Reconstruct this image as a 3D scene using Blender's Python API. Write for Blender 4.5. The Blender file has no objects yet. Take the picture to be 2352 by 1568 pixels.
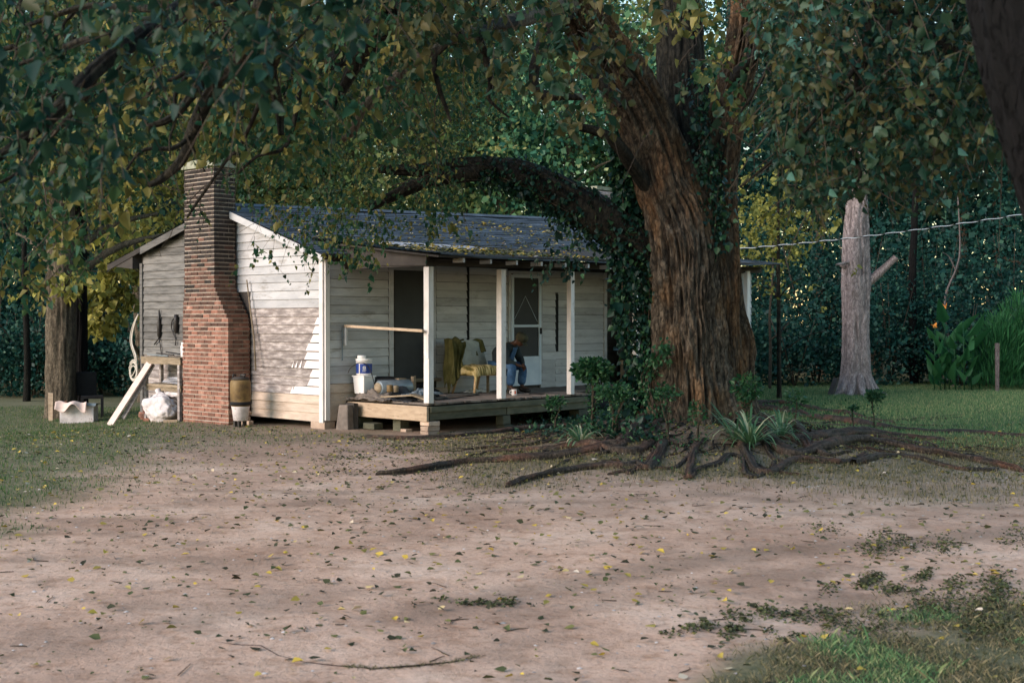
import bpy, bmesh, math, random
import numpy as np
from mathutils import Vector, Matrix, noise as mnoise
random.seed(7); RS = np.random.RandomState(11)
S = bpy.context.scene; COL = S.collection
R = math.radians
# ---------------------------------------------------------------- camera
F = 3000.0; CX, CY = 1176.0, 784.0; HZ = 733.0
CAM = np.array([0.0, 0.0, 1.85])
PITCH = math.atan((CY-HZ)/F)
cp, sp = math.cos(PITCH), math.sin(PITCH)
def W(u, v, Y):
    "photo position (2352 px wide) at distance Y in front of the camera -> world point"
    a = (u-CX)/F; b = -(v-CY)/F
    d = np.array([a, cp + b*sp, -sp + b*cp])
    return CAM + d*(Y/d[1])
def UV(x, y, z):
    z = z-CAM[2]
    dep = y*cp - z*sp; up = y*sp + z*cp
    dep = np.where(dep < .3, .3, dep)
    return CX + F*x/dep, CY - F*up/dep
cam = bpy.data.cameras.new('camera'); camo = bpy.data.objects.new('camera', cam); COL.objects.link(camo)
cam.sensor_width = 36; cam.lens = 36*F/2352; cam.clip_end = 2000; cam.clip_start = .05
camo.location = CAM; camo.rotation_euler = (R(90)-PITCH, 0, 0)
cam.dof.use_dof = True; cam.dof.focus_distance = 22.5; cam.dof.aperture_fstop = 4.0
S.camera = camo
# ---------------------------------------------------------------- noise
_G = RS.rand(64, 64, 64).astype(np.float32)
def vn(x, y, z=0.0):
    x, y, z = np.broadcast_arrays(np.asarray(x, float), np.asarray(y, float), np.asarray(z, float))
    xi = np.floor(x).astype(int); yi = np.floor(y).astype(int); zi = np.floor(z).astype(int)
    f = lambda t: t*t*(3-2*t)
    fx, fy, fz = f(x-xi), f(y-yi), f(z-zi)
    g = lambda a, b, c: _G[(xi+a) % 64, (yi+b) % 64, (zi+c) % 64]
    l = lambda p, q, t: p+(q-p)*t
    return l(l(l(g(0,0,0), g(1,0,0), fx), l(g(0,1,0), g(1,1,0), fx), fy),
             l(l(g(0,0,1), g(1,0,1), fx), l(g(0,1,1), g(1,1,1), fx), fy), fz)
def fbm(x, y, z=0.0, o=4):
    s = 0; a = .5
    for k in range(o):
        s = s+a*vn(np.asarray(x)*2**k+k*7.3, np.asarray(y)*2**k+k*3.1, np.asarray(z)*2**k+k*1.7); a *= .5
    return s/(1-.5**o)
def sm(a, b, x):
    t = np.clip((np.asarray(x, float)-a)/(b-a), 0, 1); return t*t*(3-2*t)
TREE = (2.75, 18.9)
def gz(x, y):
    x = np.asarray(x, float); y = np.asarray(y, float)
    r_ = np.sqrt(((x-TREE[0])/2.5)**2+((y-TREE[1])/np.where(y < TREE[1], 3.1, 2.0))**2)
    m = .42*np.exp(-r_**2)+.16*np.exp(-(r_/1.1)**2)*(fbm(x*1.9, y*2.6, 7, 3)-.5)
    left = -.24*sm(-5.0, -9.5, x)*sm(18, 25, y)
    hump = .05*(fbm(x*.35+9, y*.35)-.5)*sm(6, 12, y)
    near = .035*(fbm(x*.8+3, y*.8+1)-.5)
    fine = .016*(fbm(x*4.1+3, y*4.1+1)-.5)*sm(40, 20, y)
    far = .012*np.clip(np.abs(x)-40, 0, 200)*0
    return m+left+hump+near+fine+far
def G(u, v, dz=0.0):
    "point of the ground seen at a photo position"
    a = (u-CX)/F; b = -(v-CY)/F
    d = np.array([a, cp+b*sp, -sp+b*cp]); z = 0.0
    for _ in range(12):
        t = (z-CAM[2])/d[2]; p = CAM+d*t; z = float(gz(p[0], p[1]))
    return np.array([p[0], p[1], z+dz])
def GV(u, v):
    u = np.asarray(u, float); v = np.asarray(v, float); a = (u-CX)/F; b = -(v-CY)/F
    d = np.stack([a, cp+b*sp, -sp+b*cp], 1); z = np.zeros(len(u))
    for _ in range(8):
        p = CAM+d*((z-CAM[2])/d[:, 2])[:, None]; z = gz(p[:, 0], p[:, 1])
    p[:, 2] = z; return p
# ---------------------------------------------------------------- objects
def props(o, label=None, cat=None, group=None, kind=None):
    if label: o['label'] = label
    if cat: o['category'] = cat
    if group: o['group'] = group
    if kind: o['kind'] = kind
    return o
def empty(name, loc=(0,0,0), rz=0, label=None, cat=None, group=None):
    o = bpy.data.objects.new(name, None); COL.objects.link(o); o.empty_display_size = .2
    o.location = loc; o.rotation_euler = (0, 0, rz)
    return props(o, label, cat, group)
def raw(name, V, Fs, mat, parent=None, smooth=False, rnd=None):
    "mesh from numpy arrays; Fs (M,k) all the same k"
    V = np.asarray(V, np.float32); Fs = np.asarray(Fs, np.int32)
    me = bpy.data.meshes.new(name); n, k = Fs.shape
    me.vertices.add(len(V)); me.vertices.foreach_set('co', V.ravel())
    me.loops.add(n*k); me.loops.foreach_set('vertex_index', Fs.ravel())
    me.polygons.add(n); me.polygons.foreach_set('loop_start', np.arange(0, n*k, k, dtype=np.int32))
    if smooth: me.polygons.foreach_set('use_smooth', np.ones(n, bool))
    if rnd is not None:
        at = me.attributes.new('rnd', 'FLOAT', 'FACE'); at.data.foreach_set('value', np.asarray(rnd, np.float32))
    me.update(calc_edges=True); me.validate()
    me.materials.append(mat)
    o = bpy.data.objects.new(name, me); COL.objects.link(o)
    if parent: o.parent = parent
    return o
class MB:
    def __init__(s): s.v = []; s.f = []; s.r = []
    def add(s, vs, fs, r=None):
        n = len(s.v); s.v += [tuple(map(float, p)) for p in vs]; s.f += [tuple(i+n for i in f) for f in fs]
        r = random.random() if r is None else r
        s.r += [r]*len(fs); return s
    def box(s, c, d, rot=None, r=None, jit=0):
        x, y, z = [k/2 for k in d]
        vs = [Vector((a*x, b*y, e*z)) for a in (-1,1) for b in (-1,1) for e in (-1,1)]
        if jit: vs = [p+Vector([random.uniform(-jit, jit) for _ in range(3)]) for p in vs]
        if rot is not None:
            M = rot if isinstance(rot, Matrix) else Matrix.Rotation(rot, 3, 'Z'); vs = [M @ p for p in vs]
        vs = [p+Vector(c) for p in vs]
        return s.add(vs, [(0,1,3,2),(4,6,7,5),(0,4,5,1),(2,3,7,6),(0,2,6,4),(1,5,7,3)], r)
    def beam(s, a, b, w, h, up=(0,0,1), r=None):
        a, b = Vector(a), Vector(b); d = (b-a).normalized(); sd = d.cross(Vector(up))
        if sd.length < 1e-4: sd = Vector((1,0,0))
        sd.normalize(); u = sd.cross(d)
        vs = [p+sd*(i*w/2)+u*(j*h/2) for p in (a, b) for i in (-1,1) for j in (-1,1)]
        return s.add(vs, [(0,2,3,1),(4,5,7,6),(0,1,5,4),(2,6,7,3),(0,4,6,2),(1,3,7,5)], r)
    def tube(s, pts, rad, n=8, cap=True, r=None, wob=0):
        pts = [Vector(p) for p in pts]; N = len(pts)
        if not hasattr(rad, '__len__'): rad = [rad]*N
        up = Vector((0,0,1)); vs = []; prev = None
        for i, p in enumerate(pts):
            d = (pts[min(i+1, N-1)]-pts[max(i-1, 0)]).normalized()
            if prev is None:
                a = d.cross(up)
                if a.length < 1e-3: a = d.cross(Vector((1,0,0)))
            else: a = prev-d*prev.dot(d)
            a.normalize(); prev = a; b = d.cross(a)
            for k in range(n):
                t = 2*math.pi*k/n; q = rad[i]*(1+(random.uniform(-wob, wob) if wob else 0))
                vs.append(p+(a*math.cos(t)+b*math.sin(t))*q)
        fs = [(i*n+k, i*n+(k+1) % n, (i+1)*n+(k+1) % n, (i+1)*n+k) for i in range(N-1) for k in range(n)]
        if cap: fs += [tuple(range(n))[::-1], tuple((N-1)*n+k for k in range(n))]
        return s.add(vs, fs, r)
    def lathe(s, c, prof, n=20, rot=None, r=None):
        vs = []
        for (q, z) in prof:
            for k in range(n):
                t = 2*math.pi*k/n; p = Vector((q*math.cos(t), q*math.sin(t), z))
                if rot is not None: p = rot @ p
                vs.append(p+Vector(c))
        N = len(prof)
        fs = [(i*n+k, i*n+(k+1) % n, (i+1)*n+(k+1) % n, (i+1)*n+k) for i in range(N-1) for k in range(n)]
        fs += [tuple(range(n))[::-1], tuple((N-1)*n+k for k in range(n))]
        return s.add(vs, fs, r)
    def grid(s, fn, nu, nv, r=None):
        vs = [fn(i/(nu-1), j/(nv-1)) for j in range(nv) for i in range(nu)]
        return s.add(vs, [(j*nu+i, j*nu+i+1, (j+1)*nu+i+1, (j+1)*nu+i) for j in range(nv-1) for i in range(nu-1)], r)
    def build(s, name, mat, parent=None, smooth=False, bevel=0, solid=0, sub=0):
        me = bpy.data.meshes.new(name); me.from_pydata(s.v, [], s.f)
        at = me.attributes.new('rnd', 'FLOAT', 'FACE'); at.data.foreach_set('value', s.r)
        me.polygons.foreach_set('use_smooth', [smooth]*len(s.f)); me.update()
        me.materials.append(mat)
        o = bpy.data.objects.new(name, me); COL.objects.link(o)
        if parent: o.parent = parent
        if smooth == 'auto' : pass
        if solid: m = o.modifiers.new('solid', 'SOLIDIFY'); m.thickness = solid; m.offset = 0
        if bevel: m = o.modifiers.new('bevel', 'BEVEL'); m.width = bevel; m.segments = 2; m.limit_method = 'ANGLE'
        if sub: m = o.modifiers.new('sub', 'SUBSURF'); m.levels = m.render_levels = sub
        return o
# ---------------------------------------------------------------- materials
def newmat(name):
    m = bpy.data.materials.new(name); m.use_nodes = True; nt = m.node_tree; nt.nodes.clear()
    return m, nt
class N:
    def __init__(s, nt): s.nt = nt
    def __call__(s, t, **k):
        n = s.nt.nodes.new(t)
        for a, b in k.items():
            if a in ('inp',):
                for i, v in b.items():
                    if isinstance(v, bpy.types.NodeSocket): s.nt.links.new(v, n.inputs[i])
                    else: n.inputs[i].default_value = v
            else: setattr(n, a, b)
        return n
def c4(c): return (c[0], c[1], c[2], 1)
def ramp(n, fac, stops):
    r = n('ShaderNodeValToRGB'); n.nt.links.new(fac, r.inputs[0]); e = r.color_ramp.elements
    while len(e) < len(stops): e.new(.5)
    for q, (p, c) in zip(e, stops): q.position = p; q.color = c4(c)
    return r.outputs[0]
def mix(n, f, a, b, mode='MIX'):
    m = n('ShaderNodeMix', data_type='RGBA', blend_type=mode)
    for i, v in ((0, f), (6, a), (7, b)):
        if isinstance(v, bpy.types.NodeSocket): n.nt.links.new(v, m.inputs[i])
        else: m.inputs[i].default_value = c4(v) if i > 0 else v
    return m.outputs[2]
def surf(name, stops, scale=4, stretch=(1,1,1), rough=.85, bump=.3, bscale=None, detail=6, rnd=0, stain=None, spec=.3, metal=0, bdist=.01):
    "noise coloured surface; rnd = how much each board/brick varies; stain = (colour, lo, hi, scale)"
    m, nt = newmat(name); n = N(nt); tc = n('ShaderNodeTexCoord')
    mp = n('ShaderNodeMapping', inp={0: tc.outputs['Object'], 3: stretch})
    no = n('ShaderNodeTexNoise', inp={'Vector': mp.outputs[0], 'Scale': scale, 'Detail': detail, 'Roughness': .62})
    col = ramp(n, no.outputs[0], stops)
    if stain:
        sc, lo, hi, ss = stain
        n2 = n('ShaderNodeTexNoise', inp={'Vector': mp.outputs[0], 'Scale': ss, 'Detail': 5, 'Roughness': .7})
        mr = n('ShaderNodeMapRange', inp={0: n2.outputs[0], 1: lo, 2: hi})
        col = mix(n, mr.outputs[0], col, sc)
    if rnd:
        at = n('ShaderNodeAttribute', attribute_name='rnd')
        mr = n('ShaderNodeMapRange', inp={0: at.outputs['Fac'], 3: 1-rnd, 4: 1+rnd*.35})
        col = mix(n, 1.0, col, mr.outputs[0], 'MULTIPLY')
    b = n('ShaderNodeBsdfPrincipled', inp={'Base Color': col, 'Roughness': rough, 'Specular IOR Level': spec, 'Metallic': metal})
    if bump:
        nb = n('ShaderNodeTexNoise', inp={'Vector': mp.outputs[0], 'Scale': bscale or scale*6, 'Detail': 5})
        bp = n('ShaderNodeBump', inp={'Strength': bump, 'Distance': bdist, 'Height': nb.outputs[0]})
        nt.links.new(bp.outputs[0], b.inputs['Normal'])
    o = n('ShaderNodeOutputMaterial', inp={0: b.outputs[0]}); return m
def leafmat(name, stops, trans=.35, rough=.5, spec=.22):
    m, nt = newmat(name); n = N(nt)
    at = n('ShaderNodeAttribute', attribute_name='rnd'); col = ramp(n, at.outputs['Fac'], stops)
    b = n('ShaderNodeBsdfPrincipled', inp={'Base Color': col, 'Roughness': rough, 'Specular IOR Level': spec})
    t = n('ShaderNodeBsdfTranslucent', inp={0: col})
    mx = n('ShaderNodeMixShader', inp={0: trans, 1: b.outputs[0], 2: t.outputs[0]})
    n('ShaderNodeOutputMaterial', inp={0: mx.outputs[0]}); return m
M = {}
M['paint'] = surf('old_white_paint', [(.25,(.36,.365,.37)),(.6,(.51,.51,.51))], 3, (.6,.6,2.5), rnd=.22, bump=.3, stain=((.25,.23,.20), .56, .74, 2.6))
M['post'] = surf('chalky_post_paint', [(.3,(.56,.53,.50)),(.6,(.72,.69,.665))], 5, (1,1,.5), rnd=.06, bump=.25, stain=((.36,.31,.27), .60, .74, 5))
M['door'] = surf('pale_blue_white_door_paint', [(.3,(.46,.53,.60)),(.7,(.58,.64,.69))], 4, bump=.1)
M['weather'] = surf('worn_white_boards', [(.3,(.17,.145,.135)),(.5,(.30,.26,.24)),(.64,(.50,.45,.42))], 4.2, (1,.9,4), rnd=.28, bump=.35, stain=((.22,.18,.16), .56, .72, 2.0))
M['tanboard'] = surf('tan_worn_boards', [(.3,(.40,.32,.25)),(.6,(.56,.46,.37))], 3, (1,.7,4), rnd=.15, bump=.3, stain=((.28,.21,.16), .56, .75, 2.0))
M['greyboard'] = surf('weathered_shaded_grey_boards', [(.3,(.075,.072,.066)),(.6,(.185,.178,.165))], 3, (1,.7,6), rnd=.35, bump=.4)
M['rawwood'] = surf('grey_brown_timber', [(.3,(.16,.125,.08)),(.65,(.32,.25,.17))], 4, (1,1,5), rnd=.3, bump=.4, stain=((.09,.07,.05), .58, .7, 3))
M['tanwood'] = surf('tan_timber', [(.3,(.34,.25,.17)),(.65,(.48,.37,.26))], 5, (1,1,4), rnd=.15, bump=.3, stain=((.2,.14,.09), .6, .7, 6))
M['deck'] = surf('weathered_deck_boards', [(.3,(.12,.10,.085)),(.65,(.24,.20,.17))], 5, (1,1,1), rnd=.45, bump=.35)
M['darkwood'] = surf('dark_stained_timber', [(.3,(.030,.026,.024)),(.7,(.06,.052,.045))], 4, rnd=.3, bump=.3)
M['mosswood'] = surf('mossy_dark_timber', [(.3,(.055,.060,.040)),(.7,(.13,.125,.085))], 4, (1,1,3), rnd=.3, bump=.4)
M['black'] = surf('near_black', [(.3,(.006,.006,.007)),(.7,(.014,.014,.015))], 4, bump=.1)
M['screen'] = surf('dark_insect_screen', [(.3,(.018,.020,.022)),(.7,(.035,.038,.04))], 2, bump=0, rough=.6)
M['roof'] = surf('dark_blue_grey_shingles', [(.3,(.030,.040,.052)),(.65,(.088,.112,.138))], 2.2, (1,1,1), rough=.8, rnd=.5, bump=.5, bscale=90)
M['flash'] = surf('pale_sheet_metal', [(.3,(.30,.30,.32)),(.7,(.46,.45,.46))], 4, bump=.1, rough=.6)
M['mortar'] = surf('pale_mortar', [(.3,(.26,.22,.18)),(.7,(.42,.36,.30))], 9, bump=.4, stain=((.14,.12,.09),.55,.75,1.5))
M['cement'] = surf('cement_cap', [(.3,(.20,.21,.15)),(.7,(.33,.33,.25))], 7, bump=.4, stain=((.12,.14,.07),.5,.7,4))
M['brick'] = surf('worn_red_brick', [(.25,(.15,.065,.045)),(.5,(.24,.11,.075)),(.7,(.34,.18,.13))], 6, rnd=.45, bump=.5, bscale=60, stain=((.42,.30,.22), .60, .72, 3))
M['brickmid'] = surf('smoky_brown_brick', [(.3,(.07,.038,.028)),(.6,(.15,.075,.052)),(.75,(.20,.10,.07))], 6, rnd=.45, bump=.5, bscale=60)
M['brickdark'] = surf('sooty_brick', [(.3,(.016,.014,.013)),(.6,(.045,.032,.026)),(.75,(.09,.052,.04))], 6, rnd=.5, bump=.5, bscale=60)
M['blockstone'] = surf('tan_foundation_block', [(.3,(.33,.24,.18)),(.7,(.50,.38,.29))], 6, rnd=.3, bump=.5)
M['white'] = surf('white_plastic', [(.3,(.72,.70,.68)),(.7,(.8,.78,.76))], 3, bump=.05, rough=.5)
M['blue'] = surf('blue_label', [(.3,(.02,.05,.24)),(.7,(.03,.07,.30))], 5, bump=0, rough=.5)
M['rust'] = surf('rusty_olive_metal', [(.3,(.05,.03,.015)),(.5,(.16,.10,.035)),(.7,(.22,.15,.06))], 4, bump=.3, rough=.6)
M['galv'] = surf('galvanised_metal', [(.3,(.10,.13,.15)),(.7,(.24,.28,.31))], 5, rough=.45, bump=.1, metal=.3)
M['tarp'] = surf('dark_tarpaulin', [(.3,(.02,.022,.026)),(.7,(.07,.07,.075))], 3, rough=.35, bump=.3, bdist=.02)
M['sack'] = surf('dirty_white_sacking', [(.3,(.40,.36,.35)),(.6,(.66,.61,.60))], 5, bump=.4, bdist=.02, stain=((.25,.18,.15), .6, .72, 5))
M['rope'] = surf('pale_hose', [(.3,(.42,.38,.32)),(.7,(.60,.55,.47))], 8, bump=.1)
M['olive'] = surf('olive_woven_cloth', [(.3,(.035,.036,.010)),(.5,(.085,.078,.022)),(.7,(.14,.125,.05))], 14, (1,1,.4), bump=.6, bscale=120, bdist=.015, rough=.95)
M['sheet'] = surf('pale_grey_cloth', [(.3,(.27,.29,.26)),(.7,(.46,.48,.43))], 5, bump=.4, bdist=.02)
M['gold'] = surf('mustard_cloth', [(.42,(.10,.085,.02)),(.5,(.36,.27,.10)),(.60,(.55,.44,.22))], 4, (7,1.2,1), bump=.5, bscale=60, bdist=.015)
M['chairwood'] = surf('blond_chair_wood', [(.3,(.42,.27,.13)),(.7,(.56,.38,.20))], 5, (1,1,4), bump=.1, rough=.5)
M['jacket'] = surf('dark_jacket', [(.3,(.012,.018,.022)),(.7,(.03,.042,.045))], 6, bump=.4, bdist=.02)
M['denim'] = surf('blue_denim', [(.3,(.02,.05,.11)),(.5,(.04,.10,.20)),(.7,(.09,.17,.29))], 8, bump=.3, bdist=.01)
M['cap'] = surf('olive_cap', [(.3,(.022,.023,.012)),(.7,(.07,.066,.035))], 9, bump=.3)
M['skin'] = surf('dark_brown_skin', [(.3,(.055,.026,.016)),(.7,(.085,.042,.026))], 8, bump=.1, rough=.5)
M['leather'] = surf('black_leather', [(.3,(.012,.010,.009)),(.7,(.03,.025,.022))], 8, bump=.2, rough=.45)
M['orange'] = surf('orange_petals', [(.3,(.8,.22,.03)),(.7,(.9,.40,.08))], 8, bump=.1)
M['red'] = surf('red_print', [(.3,(.5,.06,.03)),(.7,(.65,.12,.05))], 8, bump=0)
M['wire'] = surf('pale_cable', [(.3,(.35,.42,.46)),(.7,(.5,.56,.6))], 5, bump=0)
M['pink'] = surf('pale_pink_plank', [(.3,(.55,.42,.37)),(.7,(.70,.56,.50))], 3, (1,1,4), bump=.15)
def bark(name, cols, furrow, orange=None, sc=1.0, spec=.2):
    m, nt = newmat(name); n = N(nt); tc = n('ShaderNodeTexCoord')
    mp = n('ShaderNodeMapping', inp={0: tc.outputs['Object'], 3: (1,1,.42)})
    n1 = n('ShaderNodeTexNoise', inp={'Vector': mp.outputs[0], 'Scale': 12*sc, 'Detail': 9, 'Roughness': .75, 'Distortion': .9})
    col = ramp(n, n1.outputs[0], [(.33, furrow), (.47, cols[0]), (.66, cols[1])])
    if orange:
        n2 = n('ShaderNodeTexNoise', inp={'Vector': mp.outputs[0], 'Scale': 2.6, 'Detail': 4, 'Roughness': .6})
        mr = n('ShaderNodeMapRange', inp={0: n2.outputs[0], 1: .48, 2: .70})
        mu = n('ShaderNodeMath', operation='MULTIPLY', inp={0: mr.outputs[0], 1: n1.outputs[0]})
        col = mix(n, mu.outputs[0], col, orange)
    sv = n('ShaderNodeVectorMath', operation='SCALE', inp={0: n1.outputs[1]}); sv.inputs[3].default_value = .10/sc
    av = n('ShaderNodeVectorMath', operation='ADD', inp={0: mp.outputs[0], 1: sv.outputs[0]})
    vo = n('ShaderNodeTexVoronoi', feature='DISTANCE_TO_EDGE', inp={'Vector': av.outputs[0], 'Scale': 17*sc, 'Randomness': 1.0})
    vr = n('ShaderNodeMapRange', inp={0: vo.outputs[0], 1: 0.0, 2: .16})
    vc = n('ShaderNodeMapRange', inp={0: vo.outputs[0], 1: 0.0, 2: .09, 3: .62, 4: 1})
    col = mix(n, 1.0, col, vc.outputs[0], 'MULTIPLY')
    cv = n('ShaderNodeAttribute', attribute_name='cav').outputs['Fac']
    mr = n('ShaderNodeMapRange', inp={0: cv, 1: -.25, 2: .55})
    col = mix(n, mr.outputs[0], furrow, col)
    b = n('ShaderNodeBsdfPrincipled', inp={'Base Color': col, 'Roughness': .9, 'Specular IOR Level': spec})
    bp0 = n('ShaderNodeBump', inp={'Strength': .7, 'Distance': .018/sc, 'Height': vr.outputs[0]})
    bp = n('ShaderNodeBump', inp={'Strength': .9, 'Distance': .03/sc, 'Height': n1.outputs[0], 'Normal': bp0.outputs[0]})
    nt.links.new(bp.outputs[0], b.inputs['Normal'])
    n('ShaderNodeOutputMaterial', inp={0: b.outputs[0]}); return m
M['bark'] = bark('orange_brown_bark', [(.080,.064,.047), (.23,.18,.13)], (.006,.005,.004), (.34,.17,.065))
M['barkdark'] = bark('dark_shade_bark', [(.016,.015,.011), (.050,.042,.028)], (.004,.004,.003))  # shade on the limbs is put into this dark bark colour
M['root'] = bark('root_bark', [(.055,.045,.036), (.13,.10,.08)], (.014,.012,.010), (.24,.10,.06), sc=1.8)
M['barkshade'] = bark('shaded_brown_bark', [(.055,.043,.030), (.16,.118,.078)], (.006,.005,.004), (.26,.12,.045))  # darker copy of the trunk bark, side shading painted into its colour
M['barkgrey'] = bark('pale_grey_bark', [(.28,.23,.22), (.50,.42,.40)], (.10,.08,.075), sc=1.3)
M['barkbrown'] = bark('grey_brown_bark', [(.10,.08,.055), (.21,.17,.12)], (.035,.028,.02), sc=1.7)
M['barkblack'] = bark('shadow_black_bark', [(.004,.004,.004), (.008,.007,.008)], (.002,.002,.002))  # for trunks in shadow: their shade is put into the bark colour
M['twig'] = surf('brown_twigs', [(.3,(.025,.020,.014)),(.7,(.075,.055,.038))], 6, bump=0)
L = {}
L['main'] = leafmat('canopy_leaves', [(0,(.006,.032,.018)),(.35,(.018,.070,.034)),(.60,(.045,.095,.034)),(.82,(.11,.105,.026)),(1,(.27,.24,.07))])
L['near'] = leafmat('near_canopy_leaves', [(0,(.003,.020,.014)),(.4,(.010,.042,.026)),(.65,(.028,.056,.024)),(.86,(.085,.072,.024)),(1,(.07,.17,.13))])
L['top'] = leafmat('hanging_olive_leaves', [(0,(.007,.032,.020)),(.4,(.020,.055,.026)),(.75,(.075,.070,.024)),(1,(.18,.15,.06))])
L['wood'] = leafmat('wood_leaves', [(0,(.004,.026,.022)),(.5,(.012,.062,.050)),(.85,(.024,.085,.062)),(1,(.07,.15,.09))])
L['woodlight'] = leafmat('bright_wood_leaves', [(0,(.012,.060,.044)),(.4,(.05,.17,.10)),(.72,(.18,.33,.14)),(1,(.68,.70,.34))])
L['woodyellow'] = leafmat('yellowish_wood_leaves', [(0,(.03,.07,.035)),(.5,(.10,.16,.05)),(.85,(.26,.27,.09)),(1,(.55,.50,.22))])
L['yellow'] = leafmat('yellow_leaves', [(0,(.10,.12,.03)),(.5,(.28,.27,.06)),(1,(.50,.46,.12))])
L['ivy'] = leafmat('ivy_leaves', [(0,(.006,.024,.018)),(.6,(.012,.045,.030)),(.95,(.03,.085,.035)),(1,(.10,.2,.08))], trans=.15, rough=.4)
L['shrub'] = leafmat('shrub_leaves', [(0,(.012,.05,.022)),(.6,(.025,.09,.035)),(1,(.07,.14,.06))], trans=.25, rough=.35)
L['fern'] = leafmat('feathery_leaves', [(0,(.02,.10,.035)),(1,(.05,.17,.06))])
L['lily'] = leafmat('strap_leaves', [(0,(.05,.13,.06)),(.65,(.14,.26,.13)),(1,(.60,.58,.38))])
L['grass'] = leafmat('grass_blades', [(0,(.03,.075,.025)),(.5,(.06,.14,.045)),(.8,(.13,.16,.06)),(1,(.30,.26,.14))], trans=.3, rough=.7, spec=.1)
L['lawn'] = leafmat('lawn_blades', [(0,(.05,.12,.05)),(.5,(.12,.22,.095)),(.8,(.22,.27,.12)),(1,(.36,.34,.18))], trans=.3, rough=.7, spec=.1)
L['dry'] = leafmat('dry_grass_blades', [(0,(.06,.07,.035)),(.5,(.14,.13,.07)),(1,(.28,.23,.14))], trans=.2, rough=.8, spec=.1)
L['fallen'] = leafmat('fallen_leaf', [(0,(.03,.03,.018)),(.35,(.07,.085,.035)),(.6,(.16,.16,.055)),(.8,(.40,.29,.05)),(.92,(.55,.40,.07)),(1,(.55,.48,.42))], trans=.1, rough=.7, spec=.2)
# ---------------------------------------------------------------- leaves & twigs
def unit(a): return a/np.maximum(np.linalg.norm(a, axis=-1, keepdims=True), 1e-9)
def leafgeo(P, D, size, w=.36, fold=.20):
    n = len(P); D = unit(D); rr = unit(RS.randn(n, 3)); nn = unit(np.cross(D, rr)); sd = np.cross(nn, D)
    s = np.asarray(size).reshape(-1, 1)*np.ones((n, 1))
    v = np.stack([P, P+D*s*.3+sd*s*w+nn*s*fold, P+D*s*.68+sd*s*w*.62+nn*s*fold*.6, P+D*s,
                  P+D*s*.68-sd*s*w*.62+nn*s*fold*.6, P+D*s*.3-sd*s*w+nn*s*fold], 1).reshape(-1, 3)
    b = (np.arange(n)*6)[:, None]
    f = np.concatenate([b+np.array([[0,1,2,3]]), b+np.array([[0,3,4,5]])], 1).reshape(-1, 4)
    return v, f
def leaves(name, P, D, size, mat, parent=None, w=.36, rnd=None, fold=.18, simple=False):
    n = len(P); size = np.asarray(size)*np.exp(RS.randn(n)*.22)
    rnd = RS.rand(n) if rnd is None else rnd
    if simple:
        D = unit(D); rr = unit(RS.randn(n, 3)); nn = unit(np.cross(D, rr)); sd = np.cross(nn, D); s = np.asarray(size).reshape(-1,1)*np.ones((n,1))
        v = np.stack([P, P+D*s*.45+sd*s*w, P+D*s, P+D*s*.45-sd*s*w], 1).reshape(-1, 3)
        f = np.arange(n*4).reshape(-1, 4); return raw(name, v, f, mat, parent, rnd=rnd)
    v, f = leafgeo(P, D, size, w, fold)
    return raw(name, v, f, mat, parent, rnd=np.repeat(rnd, 2))
def twigtubes(name, A, B, C, r0, r1, mat, parent=None):
    "many thin 3-sided tubes through A,B,C"
    n = len(A); out = []
    d = unit(C-A); a = unit(np.cross(d, RS.randn(n, 3))); b = np.cross(d, a)
    for P, r in ((A, r0), (B, (r0+r1)/2), (C, r1)):
        for k in range(3):
            t = 2*math.pi*k/3; out.append(P+(a*math.cos(t)+b*math.sin(t))*np.asarray(r).reshape(-1, 1))
    V = np.stack(out, 1).reshape(-1, 3); base = (np.arange(n)*9)[:, None]
    q = []
    for i in range(2):
        for k in range(3): q.append([i*3+k, i*3+(k+1) % 3, (i+1)*3+(k+1) % 3, (i+1)*3+k])
    f = (base[:, :, None]+np.array(q)[None]).reshape(-1, 4)
    return raw(name, V, f, mat, parent, smooth=True)
def bough(P0, n_leaf, L0, droop, size, spread=.5, dirv=None):
    "twigs starting at P0: returns leaf positions, directions, twig A,B,C"
    n = len(P0); d = unit(RS.randn(n, 3)*np.array([1,1,.55])+np.array([0,0,-droop]) + (0 if dirv is None else dirv))
    Ls = L0*(.5+RS.rand(n, 1)); g = np.array([0,0,-1.])
    A = P0; Bm = A+d*Ls*.5; C = A+d*Ls+g*Ls*.25*droop
    t = (np.arange(n_leaf)+1)/n_leaf; t = t[None, :, None]+RS.randn(n, n_leaf, 1)*.04
    P = A[:, None]*(1-t)**2+2*Bm[:, None]*t*(1-t)+C[:, None]*t**2
    sdv = unit(np.cross(d, g))[:, None]; sg = np.where(np.arange(n_leaf) % 2, 1, -1)[None, :, None]
    D = d[:, None]*.5+sdv*sg*.8+RS.randn(n, n_leaf, 3)*spread+g*droop*.9
    return P.reshape(-1, 3), unit(D.reshape(-1, 3)), A, A*.25+Bm*.5+C*.25, C
def polyf(pts):
    xs = [p[0] for p in pts]; ys = [p[1] for p in pts]
    return lambda u: np.interp(u, xs, ys)
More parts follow.
